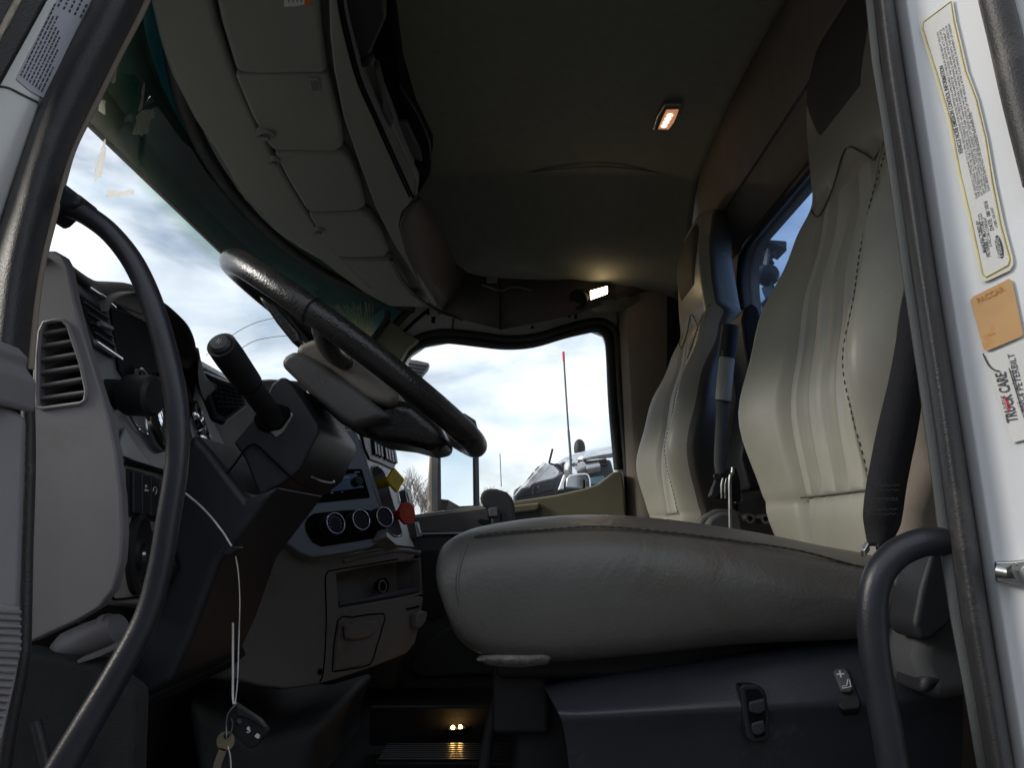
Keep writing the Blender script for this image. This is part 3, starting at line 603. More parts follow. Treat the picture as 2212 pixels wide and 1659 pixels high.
# lower driver panel with rocker switches and the round knob
F2 = Pl(P(262, 1000, .80), P(250, 1300, .80), P(480, 1330, 1.5))
plate('lower_panel', [(255, 1003), (480, 1042), (500, 1320), (470, 1330), (232, 1300), (245, 1270), (258, 1200)], F2, -.02, .003, 'beigep', db, .004)
tube('panel_slot', [F2(262, 998, .006), F2(300, 1008, .006), F2(350, 1022, .006)], .0035, 'darkest', db, seg=6)
sp_ = plate('switch_bank', [(265, 1012), (350, 1034), (342, 1130), (266, 1116)], F2, .003, .006, 'black', db, .002)
for k in range(4):
    u0 = 269 + k * 19.5; u1 = u0 + 17; y0 = 1018 + k * 5; y1 = 1110 + k * 3.2
    r_ = plate('rocker_switch', [(u0, y0), (u1, y0 + 4.5), (u1 - .5, y1 + 2), (u0, y1)], F2, .006, .010, 'shroud', sp_, .0015)
    if k:
        c_ = (u0 + 7, y0 + 33)
        if k == 1:
            plate('icon', [(c_[0] - 3, c_[1] - 6), (c_[0] + 1, c_[1] - 8), (c_[0] + 2, c_[1] - 3), (c_[0] - 1, c_[1] - 1)], F2, .010, .0104, 'print', r_)
            plate('icon', [(c_[0] - 3, c_[1] + 2), (c_[0] + 5, c_[1] + 3), (c_[0] + 5, c_[1] + 7), (c_[0] - 3, c_[1] + 6)], F2, .010, .0104, 'print', r_)
        elif k == 2:
            tube('icon', [F2(c_[0] + 4 * math.sin(a), c_[1] + 8 * math.cos(a), .0104) for a in [i * .7 for i in range(8)]], .0005, 'print', r_, n=3, seg=5)
        else:
            tube('icon', [F2(c_[0] + q[0], c_[1] + q[1], .0104) for q in [(-3, 5), (-1, -4), (2, -4), (4, 6), (-3, 5)]], .0005, 'print', r_, n=1, seg=5)
lathe('round_speaker', [(.046, 0), (.046, .006), (.040, .009), (.034, .004), (.018, .003), (.017, .007), (.012, .008), (.010, .004)], F2(288, 1197, .003), F2.n, 'black', db, seg=36)
lathe('speaker_cap', [(.004, .004), (.003, .007)], F2(285, 1200, .008), F2.n, 'steel', db, seg=10)
plate('dark_bezel', [(318, 1146), (345, 1150), (345, 1248), (312, 1242)], F2, .003, .007, 'black', db, .002)
tube('panel_gap', [F2(u, v, .004) for u, v in [(236, 1268), (234, 1290), (245, 1296), (300, 1290), (330, 1288)]], .0014, 'darkest', db, seg=6)
slabY('knee_bolster', [(230, 1295), (480, 1310), (520, 1420), (380, 1500), (240, 1400), (190, 1330)], .90, 1.3, 'carpet', db, .02)

# centre stack
F3 = Pl(P(612, 1168, 1.42), P(829, 1118, 1.62), P(780, 970, 1.62))
cs = plate('centre_fascia', [(612, 1168), (637, 1138), (651, 1124), (680, 1087), (700, 1000), (740, 930), (768, 925), (780, 970), (808, 1056), (829, 1118), (836, 1160), (800, 1184), (760, 1192), (710, 1200), (676, 1205), (648, 1195)], F3, -.03, 0, 'silver', db, .004)
FR = Pl(P(829, 1118, 1.62), P(780, 970, 1.62), P(896, 1183, 2.0))
slot = [(801, 1016), (806, 1008), (815, 1008), (827, 1020), (832, 1034), (848, 1090), (866, 1150), (864, 1158), (853, 1160), (842, 1153), (834, 1140), (824, 1100), (812, 1058)]
fo = [(768, 925), (780, 970), (808, 1056), (829, 1118), (836, 1160), (856, 1178), (896, 1183), (886, 1161), (857, 1054), (846, 1015), (835, 985), (800, 930)]
rp_ = holed('brake_panel', [FR(u, v) for u, v in fo], [[FR(u, v) for u, v in slot]], -FR.n * .03, 'silver', cs, .003)
mk('slot_back', [FR(u, v, -.028) for u, v in slot], [list(range(len(slot)))], 'shroud', cs)
tube('slot_rim', [FR(u, v, .001) for u, v in slot], .0022, 'silver', cs, closed=True, n=2, seg=6)
tube('ridge_line', [FR(775, 950, .001), FR(808, 1056, .001), FR(829, 1118, .001), FR(834, 1150, .001)], .0022, 'silver', cs, seg=6)
# knobs for heat and fan
cb = plate('climate_bezel', [(658, 1132), (663, 1120), (677, 1110), (730, 1104), (786, 1101), (803, 1105), (816, 1122), (824, 1142), (811, 1163), (760, 1172), (694, 1182), (674, 1172), (661, 1150)], F3, 0, .003, 'darkest', cs, .003)
for k, (u, v) in enumerate([(710, 1138), (765, 1130), (816, 1124)]):
    kk = lathe('climate_knob', [(.025, .003), (.025, .006), (.0225, .008), (.0225, .022), (.0212, .0245), (.0195, .0245), (.019, .022)], F3(u, v), F3.n, 'black', cs, seg=36)
    c_ = F3(u, v, .0245); s_ = F3.n.orthogonal().normalized(); t_ = F3.n.cross(s_)
    tube('chrome_ring', [c_ + (s_ * math.cos(a) + t_ * math.sin(a)) * .0212 for a in [i * math.pi / 16 for i in range(32)]], .0013, 'chrome', kk, closed=True, n=1, seg=8)
    up_ = (Zv - F3.n * F3.n.z).normalized(); rt = up_.cross(F3.n)
    V = []; F = []
    for j in range(9):
        a = R(-120 + 30 * j); d_ = up_ * math.cos(a) + rt * math.sin(a); q_ = F3.n.cross(d_) * .0009; cc = F3(u, v, .0232)
        i0 = len(V); V += [cc + d_ * .012 - q_, cc + d_ * .0155 - q_, cc + d_ * .0155 + q_, cc + d_ * .012 + q_]; F.append([i0, i0 + 1, i0 + 2, i0 + 3])
    mk('knob_marks', V, F, 'hub' if k else 'silver', kk, smooth=False, recalc=False)
ra_ = plate('radio', [(690, 1014), (780, 1014), (798, 1076), (676, 1088)], F3, -.002, .004, 'darkest', cs, .002)
plate('radio_display', [(715, 1030), (768, 1024), (780, 1055), (712, 1064)], F3, .004, .0045, 'darkglass', ra_)
for (u, v, wd) in [(763, 1021, 11), (738, 1032, 14), (767, 1036, 5), (770, 1041, 4), (779, 1053, 3), (711, 1066, 6), (735, 1064, 3), (771, 1048, 3)]:
    plate('radio_mark', [(u, v), (u + wd, v - .6), (u + wd + .4, v + 1), (u + .3, v + 1.6)], F3, .0045, .0049, 'print', ra_)
lathe('radio_knob', [(.011, 0), (.010, .010), (.004, .011)], F3(768, 1042, .004), F3.n, 'shroud', ra_, seg=20)
# rocker bank at the top of the brake panel
bk = plate('rocker_bank', [(776, 932), (800, 938), (848, 974), (852, 1004), (847, 1016), (820, 1003), (795, 994), (784, 970)], FR, 0, .006, 'black', cs, .003)
for k in range(7):
    u0 = 796 + k * 7 + (4 if k > 2 else 0); y0 = 946 + k * 4.6 + (2 if k > 2 else 0)
    plate('rocker_switch', [(u0, y0), (u0 + 4.2, y0 + 2), (u0 + 8, y0 + 40 - k * 1.8), (u0 + 3.6, y0 + 39 - k * 1.8)], FR, .006, .014, 'shroud', bk, .0012)
def pullknob(name, u, v, Y, du, m, n, r=.0235):
    """push-pull parking brake knob with a flat many-sided paddle"""
    ax = Vector((.8, -.6, .12)).normalized(); tip = P(u, v, Y); k_ = .058
    pk = lathe(name, [(.0125, 0), (.0118, .004), (.0115, k_ - .006), (.014, k_)], tip - ax * k_, ax, m, cs, seg=20)
    lathe('knob_stem', [(.014, -.02), (.014, .002)], tip - ax * k_, ax, 'black', pk, seg=16)
    s_ = Yv - ax * ax.y; s_.normalize(); t_ = ax.cross(s_)
    ring = [tip + (s_ * math.cos(a) + t_ * math.sin(a)) * r for a in [R(360 / n * i + (180 / n if n > 4 else 0)) for i in range(n)]]
    prism('knob_paddle', [p + ax * .009 for p in ring], [p for p in ring], m, pk, .0025)
    for j in range(4):
        c_ = tip + ax * .0093 + t_ * (.009 - j * .005) ; box('knob_print', c_, s_ * (.009 - .002 * (j % 2)), t_ * .0008, ax * .0002, m if False else ('brass' if m == 'yellow' else 'redorange'), pk)
    return pk
pullknob('trailer_brake_knob', 850, 1038, 1.74, 0, 'yellow', 4, .030)['label'] = 'yellow diamond brake knob'
pullknob('parking_brake_knob', 875, 1110, 1.78, 0, 'red', 8, .0285)['label'] = 'red octagonal brake knob'
for (u, v) in [(868, 1078), (889, 1149)]:
    rr_ = plate('side_rocker', [(u - 7, v - 16), (u + 3, v - 17), (u + 11, v + 15), (u - 1, v + 17)], FR, 0, .018, 'black', cs, .002)
    plate('rocker_face', [(u - 4, v - 10), (u + 1, v - 11), (u + 7, v + 9), (u + 2, v + 10)], FR, .018, .021, 'silver', rr_, .001)
# lower centre console
F4 = Pl(P(560, 1300, 1.38), P(905, 1250, 1.78), P(700, 1470, 1.50))
lo = [(612, 1172), (648, 1199), (676, 1209), (710, 1204), (800, 1189), (856, 1181), (893, 1186), (906, 1196), (909, 1210), (915, 1292), (908, 1345), (897, 1391), (881, 1412), (808, 1441), (730, 1468), (685, 1480), (621, 1490), (560, 1482), (500, 1465), (510, 1345), (560, 1240)]
tray = [(727, 1240), (800, 1224), (868, 1214), (906, 1210), (910, 1280), (880, 1287), (800, 1302), (734, 1313)]
lc = holed('console_face', [F4(u, v) for u, v in lo], [[F4(u, v) for u, v in tray]], -F4.n * .03, 'beigep', db, .006)
mk('tray_back', [F4(u, v, -.075) for u, v in [(700, 1200), (930, 1180), (930, 1330), (700, 1350)]], [[0, 1, 2, 3]], 'beigep', lc)
grid('tray_wall', [[F4(u, v, -.028) for u, v in tray + tray[:1]], [F4(u, v - 4, -.074) for u, v in tray + tray[:1]]], 'beigep', lc)
plate('tray_mat', [(738, 1300), (800, 1290), (905, 1268), (908, 1278), (880, 1284), (800, 1299), (737, 1309)], F4, -.022, -.004, 'silverdk', lc, .003)
so = lathe('lighter_socket', [(.017, 0), (.017, .012), (.0135, .013), (.0125, .006), (.012, -.01)], F4(858, 1262, -.05), (F4.n + Vector((.1, 0, .1))), 'black', lc, seg=24)
c_ = F4(853, 1264, -.036); s_ = F4.n.orthogonal().normalized(); t_ = F4.n.cross(s_)
tube('socket_ring', [c_ + (s_ * math.cos(a) + t_ * math.sin(a)) * .0128 for a in [i * math.pi / 14 for i in range(28)]], .001, 'paper', lc, closed=True, n=1, seg=6)
prism('lower_body', [F4(u, v, -.08) for u, v in [(620, 1185), (900, 1195), (905, 1290), (890, 1390), (800, 1435), (690, 1470), (560, 1470), (520, 1350)]], Vector((-.22, .12, 0)), 'beigep', db, .01)
ash = plate('ashtray_door', [(731, 1345), (760, 1338), (824, 1330), (822, 1353), (810, 1395), (797, 1432), (760, 1441), (726, 1447), (721, 1437)], F4, 0, .0022, 'beigep', lc, .002)
tube('door_gap', [F4(u, v, .0005) for u, v in [(729, 1341), (760, 1334), (828, 1326), (826, 1354), (813, 1398), (799, 1436), (760, 1445), (724, 1451), (718, 1439)]], .0016, 'darkest', ash, closed=True, n=2, seg=6)
plate('door_pull', [(736, 1352), (775, 1344), (812, 1342), (806, 1366), (790, 1378), (760, 1384), (738, 1382)], F4, .002, .012, 'beigep', ash, .006, 3)
tube('seam', [F4(u, v, .001) for u, v in [(860, 1208), (780, 1222), (720, 1232), (706, 1238), (702, 1260), (704, 1330), (702, 1400), (697, 1455), (690, 1475)]], .0014, 'darkest', lc, seg=6)
tube('ledge', [F4(u, v, .003) for u, v in [(905, 1194), (860, 1190), (800, 1200), (740, 1214)]], .004, 'beigep', lc, seg=8)
hk = plate('coat_hook', [(885, 1328), (900, 1321), (910, 1323), (905, 1345), (893, 1360), (884, 1358)], F4, 0, .022, 'beigep', lc, .006)
lathe('screw_recess', [(.006, .001), (.006, .002)], F4(690, 1452 + 0, .0), F4.n, 'darkest', lc, seg=14)
plate('hook_shadow_slot', [(877, 1315), (905, 1308), (905, 1313), (878, 1319)], F4, .0005, .002, 'darkest', lc)
# tunnel and kick panels below
slabY('tunnel_cover', [(470, 1470), (620, 1494), (700, 1484), (812, 1448), (790, 1500), (745, 1600), (730, 1750), (430, 1750)], 1.48, 2.0, 'lower', db, .03)
slabY('passenger_lower_dash', [(700, 1000), (830, 1000), (850, 1200), (880, 1400), (860, 1480), (700, 1480)], 2.28, 2.5, 'dashtop', db, .01)

# loose white plastic piece hanging under the dash end
lp = thing('loose_plastic_cover', P(190, 1400, .82), 'loose off white plastic cover hanging under the dash end panel', 'plastic cover')
tube('cover_shell', [P(118, 1418, .84), P(150, 1402, .84), P(190, 1386, .84), P(230, 1370, .84), P(258, 1360, .84)], [.010, .019, .020, .019, .017], 'greyp', lp, seg=20, flat=1.3)
prism('cover_flange', [P(165, 1428, .80), P(215, 1408, .80), P(262, 1386, .80), P(282, 1372, .80), P(284, 1377, .80), P(268, 1395, .80), P(215, 1420, .80), P(168, 1436, .80)], Vector((-.012, .07, .006)), 'greyp', lp, .002)
lathe('cover_collar', [(.021, -.004), (.0215, 0), (.021, .004)], P(236, 1368, .84), P(258, 1360, .84) - P(190, 1386, .84), 'greyp', lp, seg=20)

# ============================================================ STEERING
sc = thing('steering_column', P(560, 1300, 1.08), 'black plastic steering column shroud with indicator stalk', 'steering column')
us = slabY('upper_shroud', [(546, 906), (575, 866), (603, 838), (632, 832), (655, 840), (700, 880), (768, 962), (769, 978), (735, 1042), (700, 1062), (640, 1085), (560, 1000), (515, 960)], .96, 1.20, 'shroud', sc, .035, 6)
ls = slabY('lower_shroud', [(405, 1095), (450, 1045), (512, 962), (558, 1004), (640, 1090), (700, 1066), (600, 1205), (512, 1345), (430, 1448), (385, 1475), (330, 1492), (280, 1490), (330, 1380), (380, 1230)], .95, 1.19, 'shroud', sc, .045, 6)
tube('shroud_seam', [P(u, v, .955) for u, v in [(470, 1050), (505, 1005), (545, 960), (590, 995), (640, 1040), (690, 1062)]], .0015, 'darkest', sc, seg=6)
slabY('worn_patch', [(583, 932), (600, 925), (612, 912), (630, 890), (634, 897), (622, 920), (612, 935), (596, 945)], .9585, .962, 'steel', sc, .001)
slabY('stalk_socket', [(545, 902), (562, 880), (600, 872), (625, 880), (632, 900), (610, 930), (575, 935), (555, 925)], .955, .965, 'darkest', sc, .004)
st0, st1 = P(478, 745, .80), P(596, 912, .965)
sk = tube('indicator_stalk', [st0, st0.lerp(st1, .15), st0.lerp(st1, .44), st0.lerp(st1, .46), st0.lerp(st1, .8), st1], [.0165, .0172, .0165, .0145, .014, .013], 'black', sc, seg=24, n=3)
ax = (st0 - st1).normalized(); lathe('stalk_button', [(.0125, 0), (.0125, .003), (.0095, .006), (.003, .0065)], st0, ax, 'shroud', sk, seg=24)
s_ = ax.orthogonal().normalized(); t_ = ax.cross(s_)
multi_tube('button_icon', [[st0 + ax * .0069 + (s_ * math.cos(a) + t_ * math.sin(a)) * .001, st0 + ax * .0069 + (s_ * math.cos(a) + t_ * math.sin(a)) * .004] for a in [i * math.pi / 3 for i in range(6)]], .0003, 'print', sk)
lathe('stalk_ring', [(.0163, -.002), (.0163, .002)], st0.lerp(st1, .45), ax, 'darkest', sk, seg=24)
# lower lip of the shroud, catching light
tube('shroud_lip', [P(u, v, .965) for u, v in [(673, 1030), (695, 1039), (716, 1043), (722, 1040)]], .002, 'steel', sc, seg=6)

WC = P(772, 775, 1.08); TILT = R(36.0); RIM = .2235; TR = .0172
wx = Vector((math.cos(TILT), 0, -math.sin(TILT))); wn_ = Vector((math.sin(TILT), 0, math.cos(TILT)))
sw_ = thing('steering_wheel', WC, 'thick black leather rimmed steering wheel tilted over the column', 'steering wheel')
ringp = [WC + wx * math.cos(a) * RIM + Yv * math.sin(a) * RIM for a in [2 * math.pi * i / 96 for i in range(96)]]
tube('rim', ringp, TR, 'wheel', sw_, closed=True, n=1, seg=20, up=wn_)
for a in [R(-93), R(-88 + 180 + 5)]:
    c_ = WC + wx * math.cos(a) * RIM + Yv * math.sin(a) * RIM; d_ = -wx * math.sin(a) + Yv * math.cos(a)
    lathe('rim_joint', [(TR + .0006, -.0012), (TR + .0006, .0012)], c_, d_, 'darkest', sw_, seg=24)
slabY('hub_back', [(612, 792), (625, 775), (645, 762), (700, 790), (800, 865), (850, 905), (768, 928), (745, 915), (680, 858)], .985, 1.13, 'hub', sw_, .010, 4, w=.15)
slabY('hub_pad', [(640, 768), (655, 750), (690, 735), (730, 742), (800, 790), (870, 858), (850, 885), (790, 868), (700, 800)], .995, 1.13, 'hubtan', sw_, .012, 4, w=.15)
slabY('column_neck', [(640, 815), (660, 805), (750, 870), (770, 925), (742, 918), (690, 872)], 1.0, 1.16, 'black', sw_, .01, w=.15)
slabY('lower_spoke', [(770, 918), (800, 895), (850, 862), (900, 876), (955, 925), (975, 968), (930, 975), (880, 962), (820, 955), (795, 945)], 1.01, 1.15, 'wheel', sw_, .018, 4, w=.15)
for sgn in (-1, 1):
    a0 = WC + Yv * sgn * .07 - wn_ * .02; a1 = WC + Yv * sgn * (RIM - .005)
    tube('side_spoke', [a0, a0.lerp(a1, .5) - wn_ * .006, a1], [.030, .022, .016], 'wheel', sw_, seg=14, flat=.5, up=wn_)
slabY('upper_spoke', [(560, 640), (600, 660), (650, 720), (660, 745), (640, 750), (600, 700)], 1.04, 1.12, 'wheel', sw_, .01, w=.15)

# keys hanging from a cord
kf = thing('key_fob', P(530, 1570, .92), 'black remote key fob with white button symbols hanging on a cord', 'key fob')
YK = .92; FK = Pl(P(500, 1560, YK), P(580, 1570, YK), P(540, 1620, YK))
slabY('fob_body', [(486, 1553), (490, 1543), (506, 1521), (513, 1519), (524, 1526), (565, 1551), (582, 1572), (583, 1580), (559, 1609), (546, 1617), (535, 1615), (511, 1593), (489, 1570)], YK, YK + .012, 'black', kf, .004)
slabY('fob_ridge', [(511, 1527), (524, 1530), (562, 1554), (576, 1572), (570, 1572), (545, 1556), (512, 1546)], YK - .002, YK + .002, 'shroud', kf, .002)
for k in range(7):
    a = math.pi * k / 7; c_ = (519, 1557.5); plate('alarm_icon', [(c_[0] + 6 * math.cos(a) - .5 * math.sin(a), c_[1] + 6 * math.sin(a) + .5 * math.cos(a)), (c_[0] - 6 * math.cos(a) - .5 * math.sin(a), c_[1] - 6 * math.sin(a) + .5 * math.cos(a)), (c_[0] - 6 * math.cos(a) + .5 * math.sin(a), c_[1] - 6 * math.sin(a) - .5 * math.cos(a)), (c_[0] + 6 * math.cos(a) + .5 * math.sin(a), c_[1] + 6 * math.sin(a) - .5 * math.cos(a))], FK, .0024, .0028 + k * .0001, 'hub', kf)
plate('unlock_icon', [(537, 1569), (541, 1573.5), (537, 1578), (533, 1574)], FK, .0005, .0012, 'print', kf)
tube('unlock_icon', [FK(u, v, .001) for u, v in [(535, 1576), (540, 1578), (540, 1581), (536, 1583), (534, 1581)]], .0007, 'print', kf, seg=6)
plate('lock_icon', [(556, 1584), (562, 1588), (561, 1595), (557, 1596), (550, 1591)], FK, .0005, .0012, 'print', kf)
ky = thing('key', P(486, 1603, .915), 'brass door key hanging below the black fob', 'key')
c_ = P(487, 1602, .912)
kb = [c_ + Vector((math.cos(a), 0, math.sin(a))) * .0105 for a in [2 * math.pi * i / 20 for i in range(20)]]
kh = [c_ + Vector((.001, 0, .005)) + Vector((math.cos(a), 0, math.sin(a))) * .0042 for a in [2 * math.pi * i / 14 for i in range(14)]]
holed('key_bow', kb, [kh], Vector((0, .002, 0)), 'brass', ky)
slabY('key_blade', [(476, 1615), (491, 1620), (484, 1640), (480, 1650), (477, 1662), (470, 1690), (452, 1690), (460, 1660), (462, 1650), (468, 1635)], .912, .914, 'brass', ky)
kc = thing('hanging_wire', P(505, 1300, .93), 'thin white wire loop holding the keys below the column', 'cord')
tube('cord', [P(401, 1066, .93), P(440, 1100, .93), P(478, 1145, .93), P(500, 1180, .93)], .0013, 'paper', kc, seg=6)
tube('cord', [P(509, 1202, .93), P(515, 1240, .93), P(518, 1300, .93), P(516, 1380, .93), P(513, 1470, .925), P(508, 1522, .92)], .0007, 'paper', kc, seg=6)
tube('cord', [P(503, 1346, .93), P(503, 1430, .93), P(503, 1500, .925), P(505, 1522, .92)], .0014, 'paper', kc, seg=6)
tube('split_ring', [P(512 + 0, 1519, .915), P(492, 1545, .912), P(489, 1585, .91), P(490, 1600, .91), P(497, 1590, .911), P(503, 1566, .912), P(500, 1552, .913)], .0009, 'steel', kc, seg=6)
tube('cord', [P(492, 1612, .91), P(498, 1640, .91), P(499, 1690, .91)], .0008, 'paper', kc, seg=6)
slabY('cord_clip', [(480, 1190), (500, 1180), (525, 1180), (527, 1185), (505, 1198), (485, 1200)], .925, .945, 'shroud', kc, .004)

# ============================================================ SEATS
def seat_cushion(parent):
    sec = []
    xs = [-.0905, -.0900, -.0875, -.080, -.062, -.03, .03, .10, .18, .26, .34, .42, .50]
    def lerp(tab, x_):
        for (a, b), (c, d) in zip(tab, tab[1:]):
            if x_ <= c: t = (x_ - a) / (c - a); t = t * t * (3 - 2 * t); return b + (d - b) * t
        return tab[-1][1]
    ztop = [(-.09, 1.742), (-.05, 1.756), (0, 1.768), (.10, 1.774), (.2, 1.770), (.3, 1.754), (.42, 1.728), (.6, 1.71)]
    zsm = [(-.09, 1.732), (-.05, 1.742), (0, 1.749), (.10, 1.754), (.2, 1.748), (.3, 1.733), (.42, 1.706), (.6, 1.69)]
    zbt = [(-.09, 1.622), (-.05, 1.612), (0, 1.606), (.1, 1.612), (.3, 1.630), (.6, 1.64)]
    for x_ in xs:
        f = {-.0905: .45, -.0900: .72, -.0875: .86, -.080: .95, -.062: .99}.get(x_, 1)
        zt, zs, zb = lerp(ztop, x_), lerp(zsm, x_), lerp(zbt, x_); zm = (zs + zb) / 2
        zb -= .010; pr = [(.925, zb), (.874, zb + .006), (.857, zb + .03), (.853, zm), (.858, zs - .03), (.872, zs - .008), (.892, zs + .002), (.915, zs + .010), (.955, zt), (1.0, zt + .002), (1.06, zt - .010), (1.13, zt - .016), (1.20, zt - .010), (1.26, zt + .002), (1.305, zt), (1.345, zs + .010), (1.368, zs + .002), (1.388, zs - .008), (1.402, zs - .03), (1.407, zm), (1.40, zb + .035), (1.38, zb + .008), (1.335, zb)]
        zc = (zt + zb) / 2; sh = 0
        row = []
        for y_, z_ in pr:
            kz = f; yy = 1.13 + (y_ - 1.13) * (1 - (1 - f) * .16)
            zz = zc + (z_ - zc) * kz; row.append(Vector((x_ + max(0, (1.70 - zz)) * .35 * max(0, (.12 - x_) / .2), yy, zz)))
        sec.append(row)
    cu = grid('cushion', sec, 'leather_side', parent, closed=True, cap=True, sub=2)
    # seams: front piping and a stitched seam along the near edge
    path = cat_rom([Vector((x_, .8905, lerp(zsm, x_) + .0035)) for x_ in [-.045, -.02, .03, .1, .18, .26, .34, .42, .5]], 5)
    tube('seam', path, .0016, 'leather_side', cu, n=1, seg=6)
    pts = []; acc = 0; out = []
    fine = cat_rom(path, 6)
    for a, b in zip(fine, fine[1:]):
        acc += (b - a).length
        if acc > .0088: out.append((a + Vector((0, -.0045, -.0005)), (b - a).normalized())); acc = 0
    multi_tube('stitching', [[p - d * .0028, p + d * .0028] for p, d in out], .0011, 'thread', cu, seg=5)['kind'] = 'stuff'
    pp = [P(1062, 1158, .905), P(1015, 1172, .884), P(1000, 1200, .868), P(989, 1245, .858), P(990, 1290, .856), P(1003, 1345, .862), P(1022, 1388, .875), P(1038, 1408, .885)]
    return cu, pp
ds = thing('leather_chair', (.25, 1.13, 1.3), 'large tan leather driver seat with fluted back, nearest the open door', 'seat', 'truck seats')
cu, pp = seat_cushion(ds)
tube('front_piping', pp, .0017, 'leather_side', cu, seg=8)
tube('far_edge_glint', [P(1108, 1152, 1.33), P(1150, 1138, 1.34), P(1200, 1128, 1.345), P(1250, 1123, 1.35), P(1310, 1122, 1.35)], .0014, 'paper', cu, seg=6)  # two pale tubes paint the bright grazing reflection on the far cushion edge
tube('far_edge_glint', [P(1104, 1158, 1.0), P(1150, 1143, 1.1), P(1200, 1134, 1.15), P(1260, 1128, 1.2), P(1340, 1126, 1.25), P(1420, 1131, 1.25)], .0012, 'paper', cu, seg=6)
wp = [(953, 1200), (962, 1180), (985, 1168), (1040, 1162), (1060, 1162), (1020, 1172), (1003, 1188), (997, 1206), (975, 1204)]
YB = 1.13
def back_shape(z):
    def ip(tab):
        for (a, b), (c, d) in zip(tab, tab[1:]):
            if z <= c: t = max(0, (z - a) / (c - a)); t = t * t * (3 - 2 * t); return b + (d - b) * t
        return tab[-1][1]
    xf = ip([(1.66, .500), (1.78, .492), (1.95, .478), (2.12, .508), (2.28, .552), (2.36, .565), (2.44, .558), (2.55, .552), (2.64, .568), (2.68, .585)])
    hw = ip([(1.66, .215), (1.80, .245), (1.97, .272), (2.12, .262), (2.24, .235), (2.33, .195), (2.38, .172), (2.46, .162), (2.58, .156), (2.66, .128), (2.68, .10)])
    th = ip([(1.66, .12), (1.9, .15), (2.2, .125), (2.4, .118), (2.6, .105), (2.68, .06)])
    bo = ip([(1.66, .012), (1.8, .04), (1.97, .060), (2.15, .046), (2.28, .022), (2.36, .0), (2.68, -.012)])
    flu = ip([(1.66, 0), (1.805, 0), (1.82, 1), (2.28, 1), (2.34, 0), (2.68, 0)])
    return xf, hw, th, bo, flu
rows = []
zs_ = [1.66, 1.70, 1.75, 1.79, 1.803, 1.812, 1.83, 1.87, 1.92, 1.97, 2.02, 2.07, 2.12, 2.17, 2.22, 2.26, 2.30, 2.325, 2.345, 2.36, 2.375, 2.40, 2.44, 2.50, 2.56, 2.61, 2.645, 2.668, 2.678]
NF = 129
for z in zs_:
    xf, hw, th, bo, flu = back_shape(z); row = []
    for i in range(NF):
        s_ = -1 + 2 * i / (NF - 1); a_ = abs(s_)
        k_ = max(0, (a_ - .50) / .5)
        x_ = xf - bo * math.sin(min(1, k_ * 1.25) * math.pi * .5) ** 1.3
        if k_ > .62: x_ += (.070 if z < 2.35 else .035) * ((k_ - .62) / .38) ** 2.2
        if .42 < a_ < .58: x_ += .016 * (1 - abs(a_ - .5) / .08) ** 1.5 * (1 if z < 2.36 else 0)
        if a_ < .47: x_ += flu * .0070 * (math.cos(s_ / .47 * math.pi * 2.5) ** 6)
        if 1.798 < z < 1.81: x_ += .006
        if 2.335 < z < 2.365 and a_ < .75: x_ += .006
        row.append(Vector((x_, YB + s_ * hw, z)))
    xe = row[-1].x
    for j in range(1, 10):
        t_ = j / 10; s_ = 1 - 2 * t_; row.append(Vector((max(xe, xf + .02) + (th - .02) * math.sin(math.pi * t_) ** .45, YB + s_ * hw * (1.0 if 0 < t_ < 1 else 1), z)))
    rows.append(row)
bk_ = grid('backrest', rows, 'leather', ds, closed=True, cap=True, sub=1)
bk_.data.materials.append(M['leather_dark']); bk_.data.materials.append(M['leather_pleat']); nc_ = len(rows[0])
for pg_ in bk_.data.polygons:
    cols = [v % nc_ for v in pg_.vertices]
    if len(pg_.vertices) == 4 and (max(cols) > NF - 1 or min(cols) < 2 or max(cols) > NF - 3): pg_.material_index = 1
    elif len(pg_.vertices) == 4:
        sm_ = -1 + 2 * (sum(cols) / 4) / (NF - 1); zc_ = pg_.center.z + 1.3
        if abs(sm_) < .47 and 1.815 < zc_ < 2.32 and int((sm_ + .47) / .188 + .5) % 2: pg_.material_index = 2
def bsurf(sy, z, off=.003):
    xf, hw, th, bo, flu = back_shape(z); a_ = abs(sy); k_ = max(0, (a_ - .5) / .5)
    x_ = xf - bo * math.sin(min(1, k_ * 1.25) * math.pi * .5) ** 1.3
    if k_ > .62: x_ += (.070 if z < 2.35 else .035) * ((k_ - .62) / .38) ** 2.2
    return Vector((x_ - off, YB + sy * hw, z))
for sg in (-1,):
    ln = cat_rom([bsurf(sg * (.80 if z < 2.2 else .80), z, .0012) for z in [1.80, 1.85, 1.90, 1.97, 2.05, 2.12, 2.20, 2.28, 2.34]], 14)
    acc = 0; out = []
    for a, b in zip(ln, ln[1:]):
        acc += (b - a).length
        if acc > .0085: out.append((a, (b - a).normalized())); acc = 0
    multi_tube('stitching', [[p - d * .0028, p + d * .0028] for p, d in out], .0009, 'thread', bk_, seg=5)['kind'] = 'stuff'
    tube('piping', [bsurf(sg * .74, z, .001) for z in [1.80, 1.9, 2.0, 2.1, 2.2, 2.3, 2.34]], .002, 'leather', bk_, seg=6)
tube('headrest_seam', [bsurf(a, z, .0008) for a, z in [(.92, 2.365), (.75, 2.34), (.52, 2.312), (.3, 2.345), (0, 2.385), (-.3, 2.345), (-.52, 2.312), (-.75, 2.34), (-.92, 2.365)]], .0018, 'leather_dark', bk_, seg=6)
tube('lower_seam', [bsurf(a, 1.808, -.002) for a in [.52, .3, .1, -.1, -.3, -.52]], .0018, 'leather_dark', bk_, seg=6)
